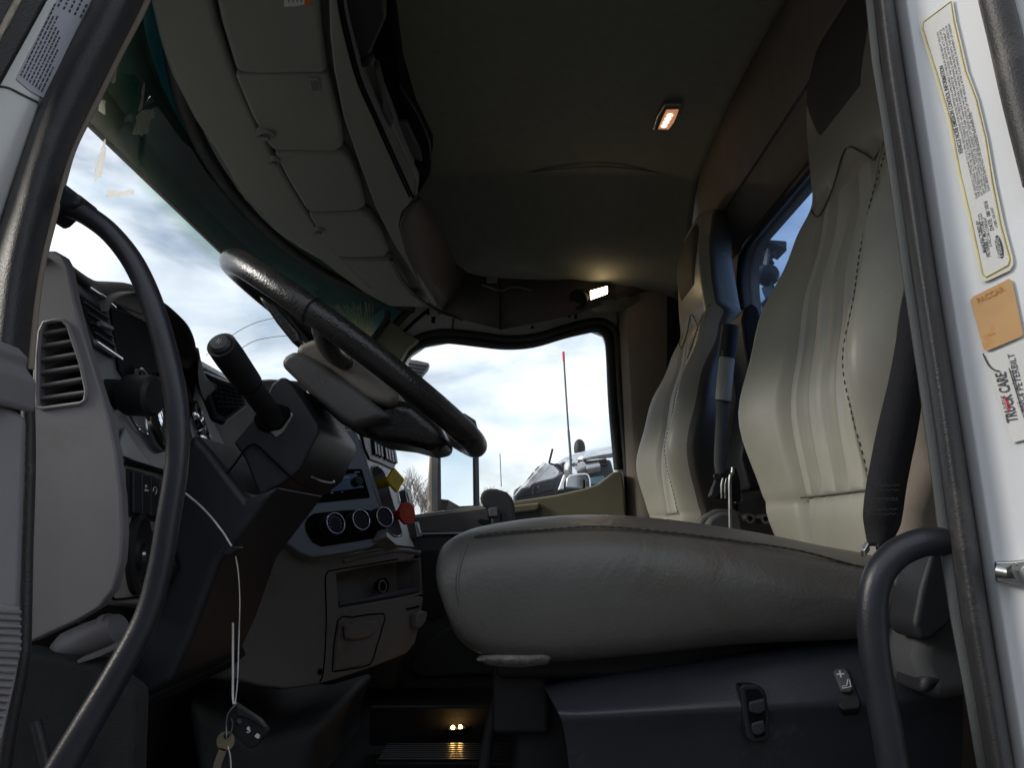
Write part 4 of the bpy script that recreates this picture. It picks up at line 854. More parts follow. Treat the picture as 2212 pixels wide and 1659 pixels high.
# dark suede patch on the headrest, with an embossed round mark
hw_ = lambda z: .50 + .30 * min(1, max(0, (z - 2.445) / .09)) - .12 * max(0, (z - 2.60) / .05)
zz_ = [2.445, 2.46, 2.48, 2.51, 2.54, 2.57, 2.60, 2.625, 2.645]
grid('headrest_patch', [[bsurf(hw_(z) * (-1 + 2 * i / 14), z, .0045 if 0 < i < 14 and z not in (2.445, 2.645) else -.004) for i in range(15)] for z in zz_], 'suede', bk_)
# passenger seat: a copy of the driver's
ps = ds.copy(); C.objects.link(ps); ps.location = Vector(ds.location) + Vector((-.035, .945, -.005)); WORLD[ps.name] = Vector(ps.location)
ps['label'] = 'smaller looking tan leather passenger seat beside the passenger window'
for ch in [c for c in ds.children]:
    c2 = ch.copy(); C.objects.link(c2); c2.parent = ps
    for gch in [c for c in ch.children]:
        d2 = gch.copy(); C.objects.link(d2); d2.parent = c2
# driver only: worn front corner, base skirt with switches, suspension
tube('front_seam', [P(951, 1206, .903), P(972, 1210, .88), P(999, 1212, .865)], .0018, 'leather', ds, seg=6)
uu = [1172, 1185, 1240, 1300, 1400, 1500, 1600, 1700, 1800, 1850, 1950, 2080]
def tv(u): return 1478 - (u - 1172) * (1478 - 1366) / (1850 - 1172)
def rv(u): return 1541 - (u - 1208) * (1541 - 1510) / (1850 - 1208)
r0 = [P(u + 4, tv(u) + 2, 1.02) for u in uu]; r1 = [P(u, tv(u), .925) for u in uu]; r2 = [P(u + 3, tv(u) + 10, .905) for u in uu]
r2b = [P(max(u, 1180) + 4, tv(u) + 34 - (12 if u < 1200 else 0), .890) for u in uu]; r2c = [P(max(u, 1182) + 4, tv(u) + 40 - (12 if u < 1200 else 0), .885) for u in uu]
r4 = [P(max(u, 1198), rv(max(u, 1198)) - (16 if u < 1180 else (6 if u < 1200 else 0)), .855) for u in uu]; r5 = [P(max(u, 1212), rv(max(u, 1212)) + 10, .853) for u in uu]
r6 = [P(max(u, 1225), rv(u) + 60, .868) for u in uu]; r7 = [P(max(u, 1240), rv(u) + 240, .89) for u in uu]
sb = grid('seat_base', [r0, r1, r2, r2b, r2c, r4, r5, r6, r7], 'seatbase', ds, sub=2)
FS = Pl(P(1600, 1480, .862), P(1650, 1480, .862), P(1625, 1600, .858)); FS = FS.off(.006)
h1 = plate('switch_housing', [(1597, 1484), (1606, 1478), (1635, 1479), (1652, 1492), (1662, 1545), (1662, 1592), (1655, 1603), (1625, 1606), (1612, 1596), (1603, 1540)], FS, -.02, .003, 'black', sb, .004)
plate('switch_well', [(1608, 1490), (1634, 1488), (1645, 1500), (1652, 1550), (1650, 1590), (1628, 1594), (1616, 1560)], FS, .003, .0036, 'darkest', h1)
plate('rocker_upper', [(1612, 1514), (1648, 1506), (1650, 1534), (1634, 1543), (1614, 1538)], FS, .0036, .010, 'shroud', h1, .003)
plate('rocker_lower', [(1618, 1560), (1646, 1552), (1650, 1578), (1636, 1588), (1622, 1586)], FS, .0036, .009, 'shroud', h1, .003)
FS2 = Pl(P(1800, 1450, .885), P(1850, 1450, .88), P(1825, 1540, .857)).off(.006)
h2 = plate('switch_housing', [(1787, 1450), (1797, 1443), (1826, 1442), (1838, 1452), (1860, 1520), (1858, 1534), (1822, 1538), (1812, 1530)], FS2, -.02, .003, 'black', sb, .004)
r_ = plate('rocker_switch', [(1796, 1457), (1806, 1452), (1826, 1453), (1834, 1466), (1843, 1497), (1834, 1503), (1816, 1503)], FS2, .003, .010, 'lower', h2, .003)
plate('plus_sign', [(1805, 1465.5), (1821, 1464.5), (1821.6, 1467.5), (1805.6, 1468.5)], FS2, .0102, .0108, 'print', r_)
plate('plus_sign', [(1810, 1459), (1813, 1458.8), (1816, 1473.6), (1813, 1474)], FS2, .0102, .0110, 'print', r_)
tube('seat_sign', [FS2(u, v, .0106) for u, v in [(1829, 1478), (1832, 1478), (1836, 1494), (1818, 1497), (1818, 1493), (1827, 1491), (1829, 1478)]], .0006, 'print', r_, n=1, seg=5)
box('pedestal', (.20, 1.13, 1.42), X * .20, Yv * .17, Zv * .14, 'black', ds, .02)
box('cushion_pan', (.22, 1.13, 1.60), X * .24, Yv * .21, Zv * .022, 'black', ds, .01)
tube('support_rod', [P(1092, 1430, .98), P(1078, 1500, .98), P(1062, 1560, .98), P(1048, 1640, .98), P(1036, 1720, .98)], .0075, 'black', ds, seg=10)
box('front_bracket', P(1125, 1480, .98), X * .035, Yv * .04, Zv * .05, 'black', ds, .008)
tube('cable', [P(u, v, 1.0) for u, v in [(1100, 1440), (1118, 1500), (1110, 1560), (1125, 1600), (1150, 1680)]], .004, 'black', ds, seg=8)
fm = [[P(1030, 1424, .90), P(1040, 1414, .90), P(1080, 1406, .90), P(1130, 1403, .90), P(1180, 1404, .90), P(1190, 1408, .90)],
      [P(1030, 1428, .875), P(1045, 1420, .87), P(1080, 1416, .865), P(1130, 1412, .865), P(1180, 1413, .865), P(1187, 1416, .87)],
      [P(1034, 1431, .88), P(1060, 1432, .875), P(1090, 1434, .87), P(1130, 1434, .87), P(1170, 1433, .87), P(1184, 1430, .875)],
      [P(1040, 1430, .92), P(1060, 1434, .92), P(1090, 1437, .92), P(1130, 1437, .92), P(1170, 1436, .92), P(1184, 1432, .92)]]
rf = random.Random(4); fm = [[p + Vector((rf.uniform(-.004, .004), rf.uniform(-.004, .004), rf.uniform(-.003, .003))) for p in r] for r in fm]
fo_ = grid('foam_padding', fm, 'foam', ds, sub=2, solid=.004)
# driver belt: webbing, loop and buckle
bl = thing('driver_seat_belt', P(1900, 1180, .83), 'black seat belt webbing running down beside the driver seat', 'seat belt')
def ribbon(name, mid, wid, m, parent, dpt=.0015):
    l = [P(u - w_, v, y) for (u, v, y), w_ in zip(mid, wid)]; r = [P(u + w_, v, y - .01) for (u, v, y), w_ in zip(mid, wid)]
    c = [P(u, v, y - .006) for (u, v, y) in mid]
    return grid(name, [cat_rom(l, 4), cat_rom(c, 4), cat_rom(r, 4)], m, parent, solid=dpt)
wb = ribbon('webbing', [(1985, 640, .78), (1962, 800, .79), (1940, 920, .80), (1922, 1010, .81), (1913, 1060, .815), (1907, 1110, .82), (1905, 1140, .825), (1898, 1180, .83)], [34, 38, 44, 44, 44, 43, 38, 24], 'belt', bl)
for k, v in enumerate([1050, 1060, 1078, 1082, 1102, 1112]):
    multi_tube('webbing_stitch', [[P(1880 + j * 7.2 - (v - 1050) * .1, v - j * .2 - (2 if j % 2 else 0), .800), P(1885 + j * 7.2 - (v - 1050) * .1, v - j * .2 + (2 if j % 2 else 0), .800)] for j in range(9)], .0006, 'hub', wb, seg=5)['kind'] = 'stuff'
slabY('buckle_tongue', [(1893, 1150), (1906, 1118), (1928, 1116), (1928, 1150), (1915, 1185), (1890, 1190)], .822, .828, 'black', bl, .003)
slabY('buckle_clip', [(1857, 1188), (1872, 1170), (1878, 1176), (1880, 1190), (1862, 1204)], .82, .83, 'steel', bl, .002)
ar = thing('seat_side_housing', P(1980, 1300, .82), 'dark rounded plastic housing beside the driver seat behind the grab bar', 'housing')
slabY('housing_shell', [(1905, 1400), (1902, 1290), (1925, 1220), (1960, 1175), (2010, 1150), (2080, 1140), (2090, 1500), (1960, 1500)], .80, .90, 'lower', ar, .02, 4)
slabY('housing_pad', [(1925, 1340), (1932, 1260), (1968, 1190), (2000, 1165), (2070, 1165), (2070, 1330), (2040, 1352), (1980, 1378), (1945, 1372)], .775, .83, 'shroud', ar, .03, 5)
slabY('housing_ledge', [(1930, 1440), (2060, 1425), (2080, 1470), (1935, 1485)], .80, .86, 'shroud', ar, .01)
slabY('seat_shell', [(1940, 700), (2060, 600), (2080, 1200), (1930, 1200), (1930, 1100), (1960, 1010)], .86, .9, 'rear', ar, .02)

# between the seats: raised armrest, belt stalk and bracket
ba = thing('raised_armrest', P(1620, 1080, 1.66), 'black folded up armrest standing between the two seats', 'armrest')
slabY('armrest_pad', [(1592, 700), (1600, 672), (1618, 660), (1634, 668), (1643, 700), (1650, 780), (1648, 900), (1640, 1060), (1590, 1065), (1570, 1000), (1578, 950), (1588, 860)], 1.66, 1.78, 'black', ba, .02, 4)
slabY('armrest_bracket', [(1527, 1075), (1545, 1030), (1560, 1015), (1590, 1010), (1600, 1040), (1600, 1085), (1560, 1080)], 1.62, 1.64, 'black', ba, .004)
for u, v in [(1548, 1030), (1543, 1068)]: lathe('bracket_bolt', [(.008, 0), (.007, .006), (.003, .006)], P(u, v, 1.62), (0, -1, 0), 'shroud', ba, seg=12)
for k in range(2): slabY('bracket_rib', [(1556 + k * 8, 1045), (1560 + k * 8, 1032), (1563 + k * 8, 1032), (1560 + k * 8, 1078), (1556 + k * 8, 1078)], 1.612, 1.62, 'steel', ba, .002)
bs = thing('belt_stalk', P(1565, 900, 1.60), 'belt stalk with pale grey sleeve beside the passenger seat', 'belt stalk')
tube('black_grip', [P(1578, 705, 1.62), P(1574, 740, 1.62), P(1570, 775, 1.62)], .020, 'black', bs, seg=14)
tube('grey_sleeve', [P(1572, 762, 1.615), P(1566, 820, 1.615), P(1562, 866, 1.615)], .018, 'leather', bs, seg=10, flat=.7)
tube('strap', [P(1562, 866, 1.62), P(1558, 940, 1.62), P(1556, 1000, 1.63), P(1562, 1040, 1.64)], .014, 'lower', bs, seg=10, flat=.5)
lr = thing('release_lever', P(1578, 1140, 1.58), 'thin upright metal lever between the seats', 'lever')
tube('lever_rod', [P(1583, 1010, 1.58), P(1582, 1022, 1.58), P(1577, 1032, 1.58), P(1577, 1080, 1.58), P(1578, 1170, 1.58)], .004, 'steel', lr, seg=8, n=4)
sm = thing('passenger_seat_mechanism', P(1540, 1150, 1.75), 'rounded dark recliner cover low beside the passenger seat', 'seat mechanism')
slabY('recliner_cover', [(1505, 1150), (1520, 1120), (1545, 1108), (1575, 1106), (1600, 1110), (1610, 1160)], 1.72, 1.78, 'lower', sm, .01)
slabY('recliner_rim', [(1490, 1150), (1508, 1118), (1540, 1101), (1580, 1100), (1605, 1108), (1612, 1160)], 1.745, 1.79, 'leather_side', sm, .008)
for u, v in [(1605, 1121), (1638, 1122)]: lathe('pivot_tube', [(.011, 0), (.011, .04), (.006, .04), (.006, .01)], P(u, v, 1.74), (.1, -1, 0), 'steel', sm, seg=14)
bh = thing('back_wall_cover', P(1630, 1100, 2.0), 'grey plastic cover low on the rear wall between the seats', 'wall cover')
slabY('cover_panel', [(1585, 1085), (1640, 1078), (1700, 1120), (1720, 1180), (1700, 1230), (1580, 1230)], 1.98, 2.02, 'beigep', bh, .01)

# gear selector
gs = thing('gear_selector', P(1085, 1180, 1.5), 'black pistol grip gear selector standing behind the seat cushion', 'gear lever')
slabY('grip', [(1037, 1078), (1040, 1064), (1052, 1056), (1072, 1056), (1095, 1064), (1107, 1078), (1112, 1098), (1113, 1190), (1062, 1190), (1062, 1108), (1050, 1098), (1041, 1092)], 1.48, 1.53, 'lower', gs, .013, 4)
slabY('grip_button', [(1055, 1098), (1074, 1096), (1076, 1116), (1057, 1117)], 1.474, 1.50, 'silver', gs, .002)
slabY('grip_trigger', [(1031, 1124), (1036, 1120), (1060, 1124), (1064, 1134), (1045, 1136), (1034, 1131)], 1.49, 1.51, 'black', gs, .003)
tube('grip_seam', [P(1082, 1110, 1.478), P(1083, 1180, 1.478)], .0012, 'darkest', gs, n=1, seg=6)

# ============================================================ PASSENGER DOOR
pdr = thing('passenger_door', P(1110, 1290, 2.5), 'closed passenger door with olive beige inner panel and black framed window', 'door')
top = [(884, 1122), (895, 1114), (1000, 1100), (1108, 1085), (1200, 1070), (1262, 1056), (1292, 1045), (1312, 1030), (1325, 1020), (1338, 1018), (1345, 1024), (1349, 1060), (1352, 1120), (1350, 1300), (880, 1300)]
dp = slabY('door_panel', top, 2.46, 2.53, 'olive', pdr, .012, 4)
slabY('grab_bar', [(1040, 1102), (1112, 1092), (1166, 1086), (1164, 1098), (1158, 1104), (1110, 1110), (1045, 1118)], 2.445, 2.47, 'olive', dp, .008)
slabY('grab_recess', [(1050, 1120), (1110, 1112), (1160, 1106), (1166, 1095), (1172, 1098), (1168, 1118), (1160, 1130), (1050, 1130)], 2.455, 2.463, 'lower', dp, .003)
slabY('pocket_line', [(1112, 1132), (1130, 1128), (1136, 1118), (1139, 1120), (1134, 1132), (1114, 1136)], 2.454, 2.462, 'lower', dp)
slabY('front_panel', [(880, 1122), (895, 1117), (1055, 1096), (1058, 1148), (880, 1152)], 2.44, 2.465, 'greyp', dp, .006)
slabY('pale_strip', [(880, 1152), (1060, 1148), (1060, 1152), (880, 1156)], 2.435, 2.46, 'paper', dp)
slabY('lower_panel', [(840, 1156), (1400, 1150), (1420, 1700), (800, 1700)], 2.45, 2.50, 'lower', dp, .01)
slabY('map_pocket', [(885, 1440), (905, 1400), (960, 1358), (1040, 1330), (1200, 1330), (1200, 1440), (1050, 1460), (900, 1466)], 2.42, 2.45, 'lower', dp, .012)
slabY('speaker_grille', [(880, 1190), (960, 1190), (958, 1330), (900, 1350), (885, 1330)], 2.44, 2.452, 'shroud', dp, .004)
lk = lathe('lock_pin', [(.009, 0), (.009, .002), (.0055, .003), (.005, .030), (.003, .033)], P(1261, 1057, 2.49), (0, 0, 1), 'black', pdr, seg=12)
sea = [P(u, v, 2.53) for u, v in [(846, 830), (860, 795), (878, 764), (912, 742), (965, 733), (1030, 740), (1090, 746), (1150, 742), (1220, 722), (1278, 709), (1300, 713), (1313, 728), (1318, 760), (1324, 880), (1336, 1015)]]
tube('window_channel', sea, .0165, 'rubber', pdr, seg=10, n=4, up=Vector((0, 1, 0)))
pg = [P(u, v, 2.575) for u, v in win[:13]] + [P(1335, 1060, 2.575), P(700, 1150, 2.575), P(690, 1000, 2.575), P(760, 920, 2.575)]
prism('window_pane', pg, Vector((0, .004, 0)), 'sideglass', pdr)
bsl = tube('body_seal', [P(u, v, 2.52) for u, v in [(858, 768), (885, 742), (915, 726), (960, 718), (1030, 724), (1095, 732), (1160, 727), (1230, 706), (1288, 694), (1318, 704), (1333, 735), (1340, 850), (1350, 960), (1362, 1115)]], .0145, 'rubber', None, seg=10, n=4, up=Vector((0, 1, 0)))
tag(bsl, 'black rubber body seal looping over the passenger door opening', 'door seal')
ps_ = slabY('pillar_strip', [(1334, 760), (1342, 760), (1352, 900), (1366, 1120), (1354, 1120), (1342, 900)], 2.535, 2.545, 'whitedim'); tag(ps_, 'pale painted strip behind the passenger window seal', 'trim strip')

# ============================================================ NEAR DOOR FRAME
# front pillar of the open door
fp = thing('front_door_pillar', P(120, 300, .66), 'black rubber lined front pillar at the left of the open doorway', 'pillar')
ctr = [(268, -60), (230, 30), (188, 120), (140, 220), (100, 310), (70, 400), (45, 500), (28, 600), (20, 700), (12, 800)]
rows = []
edge_r = [(345, -60), (306, 30), (258, 122), (205, 230), (160, 320), (136, 400), (115, 480), (95, 560), (80, 650), (66, 800)]
edge_l = [(232, -60), (184, 30), (136, 120), (84, 215), (52, 312), (24, 402), (-5, 500), (-25, 600), (-35, 700), (-45, 800)]
k0 = [P(u + 2, v, .715) for u, v in edge_r]; k1 = [P(u, v, .690) for u, v in edge_r]
k2 = [P(l[0] + (r[0] - l[0]) * .80, l[1] + (r[1] - l[1]) * .8, .662) for l, r in zip(edge_l, edge_r)]
k3 = [P(l[0] + (r[0] - l[0]) * .45, l[1] + (r[1] - l[1]) * .45, .645) for l, r in zip(edge_l, edge_r)]
k4 = [P(l[0] + (r[0] - l[0]) * .12, l[1] + (r[1] - l[1]) * .12, .650) for l, r in zip(edge_l, edge_r)]; k5 = [P(u - 4, v, .69) for u, v in edge_l]
grid('rubber_seal', [k0, k1, k2, k3, k4, k5], 'rubber', fp, sub=2)
tube('trim_bead', [p + Vector((.002, -.004, 0)) for p in k1], .0035, 'rear', fp, seg=8)
FPL = Pl(P(150, 0, .665), P(20, 300, .665), P(60, 0, .64))
jm = plate('painted_jamb', [(96, -80), (250, -80), (205, 0), (92, 212), (24, 414), (-10, 520), (-120, 520), (-120, 380)], FPL, -.02, 0, 'white', fp, .004)
plate('jamb_gasket', [(-100, 340), (-5, 180), (94, 0), (130, -80), (-20, -80), (-160, 180)], FPL, .002, .02, 'rubber', fp, .005)
tube('gasket_bead', [FPL(u, v, .021) for u, v in [(-30, 106), (0, 52), (30, -4), (62, -62)]], .003, 'tan', fp, seg=6)
tube('jamb_seam', [FPL(u, v, .0006) for u, v in [(-5, 185), (20, 190), (50, 205), (84, 221)]], .0012, 'lower', fp, seg=6)
lb = plate('safety_label', [(150, -40), (210, -28), (195, 0), (93, 211), (64, 196), (34, 170), (60, 118), (118, 8)], FPL, .0002, .0012, 'paperblue'); tag(lb, 'bluish white safety label with small print on the left pillar', 'label')
dx, dy = (93 - 195) / 234., 211 / 234.
rnd = random.Random(3); V = []; F = []
for r_i in range(8):                                       # rows of illegible fine print
    s0 = (38 + r_i * 6.4 + 4, 166 + r_i * 5.0); pos = 3
    ln_ = [172, 150, 150, 132, 128, 122, 95, 60][r_i]
    while pos < ln_:
        wdt = rnd.uniform(3, 11)
        a = (s0[0] - dx * pos, s0[1] - dy * pos); b = (s0[0] - dx * (pos + wdt), s0[1] - dy * (pos + wdt))
        i0 = len(V); V += [FPL(a[0] - 1.6, a[1] - .9, .0016), FPL(b[0] - 1.6, b[1] - .9, .0016), FPL(b[0] + 1.6, b[1] + .9, .0016), FPL(a[0] + 1.6, a[1] + .9, .0016)]; F.append([i0, i0 + 1, i0 + 2, i0 + 3]); pos += wdt + rnd.uniform(1.5, 3)
mk('fine_print', V, F, 'ink', lb, smooth=False, recalc=False)['kind'] = 'stuff'
V = []; F = []
for r_i in range(5):
    s0 = (124 + r_i * 12, 14 + r_i * 6); pos = 0
    while pos < 36:
        wdt = rnd.uniform(4, 9); a = (s0[0] - dx * pos, s0[1] - dy * pos); b = (s0[0] - dx * (pos + wdt), s0[1] - dy * (pos + wdt))
        i0 = len(V); V += [FPL(a[0] - 2, a[1] - 1.1, .0016), FPL(b[0] - 2, b[1] - 1.1, .0016), FPL(b[0] + 2, b[1] + 1.1, .0016), FPL(a[0] + 2, a[1] + 1.1, .0016)]; F.append([i0, i0 + 1, i0 + 2, i0 + 3]); pos += wdt + 4
mk('bold_print', V, F, 'ink', lb, smooth=False, recalc=False)['kind'] = 'stuff'

# grab handles
gh = thing('front_grab_handle', P(370, 1000, .69), 'long black curved grab handle in front of the dash', 'grab handle')
tube('handle_bar', [P(u, v, y) for u, v, y in [(118, 436, .70), (150, 446, .70), (190, 466, .70), (240, 505, .698), (290, 570, .695), (332, 665, .69), (365, 785, .69), (383, 890, .69), (382, 1000, .69), (363, 1125, .69), (345, 1232, .69), (314, 1340, .688), (248, 1465, .68), (180, 1580, .67), (105, 1710, .66)]], [.0118, .0115, .0105, .0103, .0104, .0105, .0106, .0106, .0106, .0106, .0107, .011, .0118, .0125, .0135], 'handle', gh, seg=20)
slabY('handle_mount', [(112, 405), (128, 392), (150, 402), (178, 430), (215, 452), (205, 476), (170, 476), (140, 484), (112, 482), (104, 450)], .685, .72, 'handle', gh, .010, 4)
gh2 = thing('rear_grab_handle', P(1900, 1500, .66), 'short bent black grab bar at the rear door pillar', 'grab handle')
tube('handle_bar', [P(u, v, .665) for u, v in [(2075, 1172), (2030, 1170), (1985, 1174), (1935, 1198), (1898, 1244), (1884, 1310), (1888, 1400), (1902, 1500), (1920, 1600), (1938, 1720)]], .0126, 'handle', gh2, seg=20)

# open door's inner panel at the far left
od = thing('open_door_panel', P(10, 1300, .6), 'pale grey inner panel of the open driver door with ribbed speaker grille', 'door panel')
FD = Pl(P(0, 900, .63), P(50, 1200, .64), P(0, 1500, .62))
plate('panel_skin', [(-140, 800), (-40, 830), (66, 900), (62, 1000), (54, 1250), (48, 1380), (40, 1440), (8, 1620), (-10, 1760), (-140, 1760)], FD, -.02, 0, 'greyp', od, .008)
gr = plate('speaker_grille', [(-140, 1298), (-20, 1300), (40, 1312), (42, 1400), (30, 1470), (0, 1600), (-140, 1600)], FD, 0, .004, 'greyp', od, .003)
for k in range(16): 
    v = 1322 + k * 16; e = 38 - max(0, (k - 5)) * 4.2
    tube('grille_rib', [FD(-120, v - 4, .005), FD(-20, v, .005), FD(e, v + 3, .005)], .0016, 'greyp', gr, n=1, seg=6)
slabY('arm_rest', [(-140, 690), (-40, 722), (0, 752), (48, 792), (80, 826), (79, 850), (72, 884), (60, 892), (0, 868), (-140, 830)], .600, .66, 'greyp', od, .012, 4)
tube('door_edge_gasket', [P(u, v, .69) for u, v in [(60, 860), (62, 1000), (56, 1200), (52, 1380), (46, 1440), (20, 1580), (0, 1720)]], .006, 'rubber', od, seg=8)
slabY('kick_panel', [(40, 1395), (240, 1420), (330, 1480), (300, 1800), (-20, 1800)], .80, .84, 'carpet', od, .01)
tube('hose', [P(75, 1560, .78), P(84, 1590, .78), P(92, 1625, .78), P(110, 1700, .78)], .006, 'rubber', od, seg=8)

# the rest of the open door, swung out to the left of the view
h0_, h1_ = Vector((-.50, .60, 0)), Vector((-.72, -.36, 0))
def dq(z0, z1, t0=0, t1=1):
    a, b = h0_.lerp(h1_, t0), h0_.lerp(h1_, t1); return [a + Zv * z0, b + Zv * z0, b + Zv * z1, a + Zv * z1]
prism('door_skin', dq(1.15, 1.95), Vector((-.07, .016, 0)), 'white', od, .01)
prism('door_inner_skin', dq(1.2, 1.93), Vector((.03, -.007, 0)), 'greyp', od, .01)
prism('window_frame', dq(2.55, 2.62), Vector((-.05, .012, 0)), 'rubber', od, .008)
prism('window_frame', dq(1.95, 2.55, .94, 1), Vector((-.05, .012, 0)), 'rubber', od, .008)
prism('window_frame', dq(1.95, 2.55, 0, .08), Vector((-.05, .012, 0)), 'rubber', od, .008)
prism('window_pane', [p + Vector((-.03, 0, 0)) for p in dq(1.95, 2.55, .08, .94)], Vector((-.004, 0, 0)), 'sideglass', od)
# trailer added behind the camera, out of view, to cut door-side light
bt = thing('light_blocking_trailer', (0, -6.6, 0), 'added dark trailer, unseen behind the camera, blocking light from the driver side', 'trailer')
box('blocker_box', (-.5, -6.7, 2.65), X * 7.5, Yv * 1.25, Zv * 1.45, 'truckdark', bt, .03)
box('side_rail', (-.5, -5.44, 1.25), X * 7.5, Yv * .02, Zv * .10, 'steel', bt, .01)
for i in range(4):
    wl_ = lathe('wheel', [(.50, 0), (.50, .26), (.42, .28), (.28, .24), (.12, .26)], Vector((4.2 + (i // 2) * 1.25, -7.75 + (i % 2) * 1.9, .5)), (0, 1, 0), 'rubber', bt, seg=32)
for i in (-1, 1): box('landing_leg', (-5.2, -6.7 + i * .8, .62), X * .06, Yv * .06, Zv * .60, 'steel', bt, .01)
# rear pillar of the doorway with seal, painted jamb and stickers
rp2 = thing('rear_door_pillar', P(2100, 1000, .62), 'white painted rear pillar with fat black door seal at the right of the doorway', 'pillar')
sl0 = [(1866, -60, 0), (1884, 130, 0), (1905, 260, 0), (1928, 420, 0), (1952, 600, 0), (1985, 820, 0), (2010, 1000, 0), (2032, 1180, 0), (2055, 1340, 0), (2085, 1500, 0), (2122, 1720, 0)]
sr0 = [(1925, -60), (1950, 130), (1972, 260), (1998, 420), (2024, 600), (2058, 800), (2086, 980), (2112, 1150), (2136, 1320), (2163, 1480), (2204, 1720)]
def mixuv(t): return [(a[0] + (b[0] - a[0]) * t, a[1] + (b[1] - a[1]) * t) for a, b in zip(sl0, sr0)]
rws = [[P(u, v, .69) for u, v in mixuv(.22)], [P(u, v, .662) for u, v in mixuv(.22)], [P(u, v, .640) for u, v in mixuv(.34)], [P(u, v, .628) for u, v in mixuv(.60)], [P(u, v, .634) for u, v in mixuv(.86)], [P(u, v, .652) for u, v in mixuv(1.0)], [P(u, v, .70) for u, v in mixuv(1.0)]]
grid('door_seal', rws, 'rubber', rp2, sub=2)
grid('seal_flange', [[P(u, v, .70) for u, v in mixuv(0)], [P(u, v, .664) for u, v in mixuv(.02)], [P(u, v, .658) for u, v in mixuv(.26)]], 'lower', rp2, solid=.002)
PL = Pl(P(1950, 0, .650), P(2150, 1300, .650), P(2212, 400, .605))
jf = [(1905, -80), (1960, 260), (2010, 600), (2075, 1000), (2125, 1330), (2190, 1740), (2500, 1740), (2500, -80)]
def jrow(t, off):
    return [PL(a[0] + t, a[1], off) for a in jf[:6]]
grid('painted_jamb', [jrow(0, -.03), jrow(4, -.012), jrow(16, -.005), jrow(34, 0), jrow(42, .0022), jrow(50, 0), jrow(120, -.0012), jrow(260, 0), jrow(420, .004)], 'white', rp2, sub=2)
tube('jamb_bead', [PL(u, v, -.002) for u, v in [(1962, -60), (1990, 120), (2020, 330), (2060, 600)]], .0022, 'white', rp2, seg=8)
tube('outer_seal', [PL(u, v, .012) for u, v in [(2138, -80), (2152, 0), (2176, 100), (2206, 230), (2250, 400)]], .0135, 'rubber', rp2, seg=14)
tube('outer_seal_bead', [PL(u, v, .004) for u, v in [(2112, -80), (2126, 0), (2150, 100), (2182, 230), (2222, 390)]], .003, 'tan', rp2, seg=8)
sk_ = plate('door_striker', [(2150, 1212), (2180, 1212), (2240, 1206), (2240, 1272), (2200, 1266), (2152, 1256)], PL, 0, .008, 'steel', None, .002); tag(sk_, 'bare metal door striker low on the white rear pillar', 'striker')
tube('striker_pin', [PL(2160, 1232, .012), PL(2185, 1236, .014), PL(2202, 1234, .016)], [.006, .0055, .0075], 'steel', sk_, seg=12)
lathe('striker_bolt', [(.008, .008), (.007, .014), (.003, .0145)], PL(2225, 1240), PL.n, 'steel', sk_, seg=6)
Q = PL.off(.0016)
ov = [(1988, 46), (2058, -2), (2066, 45), (2092, 155), (2114, 215), (2134, 300), (2150, 393), (2170, 486), (2189, 560), (2189, 572), (2182, 584), (2133, 607), (2124, 608), (2118, 600), (2108, 558), (2086, 456), (2067, 378), (2046, 262), (2015, 155), (1987, 64)]
inn = [(1995, 48), (2054, 4), (2060, 45), (2085, 155), (2108, 215), (2128, 298), (2143, 393), (2161, 486), (2181, 560), (2178, 573), (2130, 599), (2123, 592), (2116, 558), (2094, 456), (2075, 378), (2054, 262), (2023, 155), (1994, 62)]
el = plate('emission_label', ov, Q, 0, .0006, 'clear'); tag(el, 'long yellow edged noise emission label with fine print on the white pillar', 'label')
plate('label_face', inn, Q, .0006, .0010, 'paper', el)
tube('yellowed_border', [Q(u, v, .0010) for u, v in inn], .0007, 'yellowed', el, closed=True, n=1, seg=6)
QT = Q.off(.0010)
def ltext(body, a, b, h, m='ink', parent=el, pl=QT, nm='lettering', bold=False): return text(nm, body, pl(*a), pl(*b), h, pl, m, parent, .0003, bold=bold)
ltext('VEHICLE NOISE EMISSION CONTROL INFORMATION', (2081, 330), (2037, 140), .0050, bold=True)
body = ['THIS VEHICLE CONFORMS TO U.S. EPA REGULATIONS FOR NOISE EMISSION APPLICABLE TO MEDIUM AND HEAVY TRUCKS.',
        'THE FOLLOWING ACTS OR THE CAUSING THEREOF BY ANY PERSON ARE PROHIBITED BY THE NOISE CONTROL ACT OF 1972:',
        '(A) THE REMOVAL OR RENDERING INOPERATIVE, OTHER THAN FOR PURPOSES OF MAINTENANCE, REPAIR, OR REPLACEMENT, OF',
        'ANY NOISE CONTROL DEVICE OR ELEMENT OF DESIGN (LISTED IN THE OWNERS MANUAL) INCORPORATED INTO THIS VEHICLE IN',
        'COMPLIANCE WITH THE NOISE CONTROL ACT; (B) THE USE OF THIS VEHICLE AFTER SUCH DEVICE OR ELEMENT OF DESIGN',
        'HAS BEEN REMOVED OR RENDERED INOPERATIVE.']
for k, t_ in enumerate(body):
    a = (2113 + k * 5.2 - .2, 428 - k * 3.5); b = ((2027 + k * 6.2) if k != 5 else 2098, (66 - k * 4) if k != 5 else 240)
    ltext(t_, a, b, .0026, nm='fine_print')
ltext('MANUFACTURED BY', (2131, 544), (2115, 475), .0040, bold=True)
ltext('PETERBILT MOTORS CO.', (2140, 553), (2120, 459), .0044, bold=True)
ltext('A PACCAR COMPANY', (2143.5, 532), (2130, 468), .0034)
ltext('DATE:  08/ 1016', (2147, 496), (2132, 433), .0042, bold=True)
ltext('LABEL 020-0107', (2155, 490), (2145, 447), .0030)
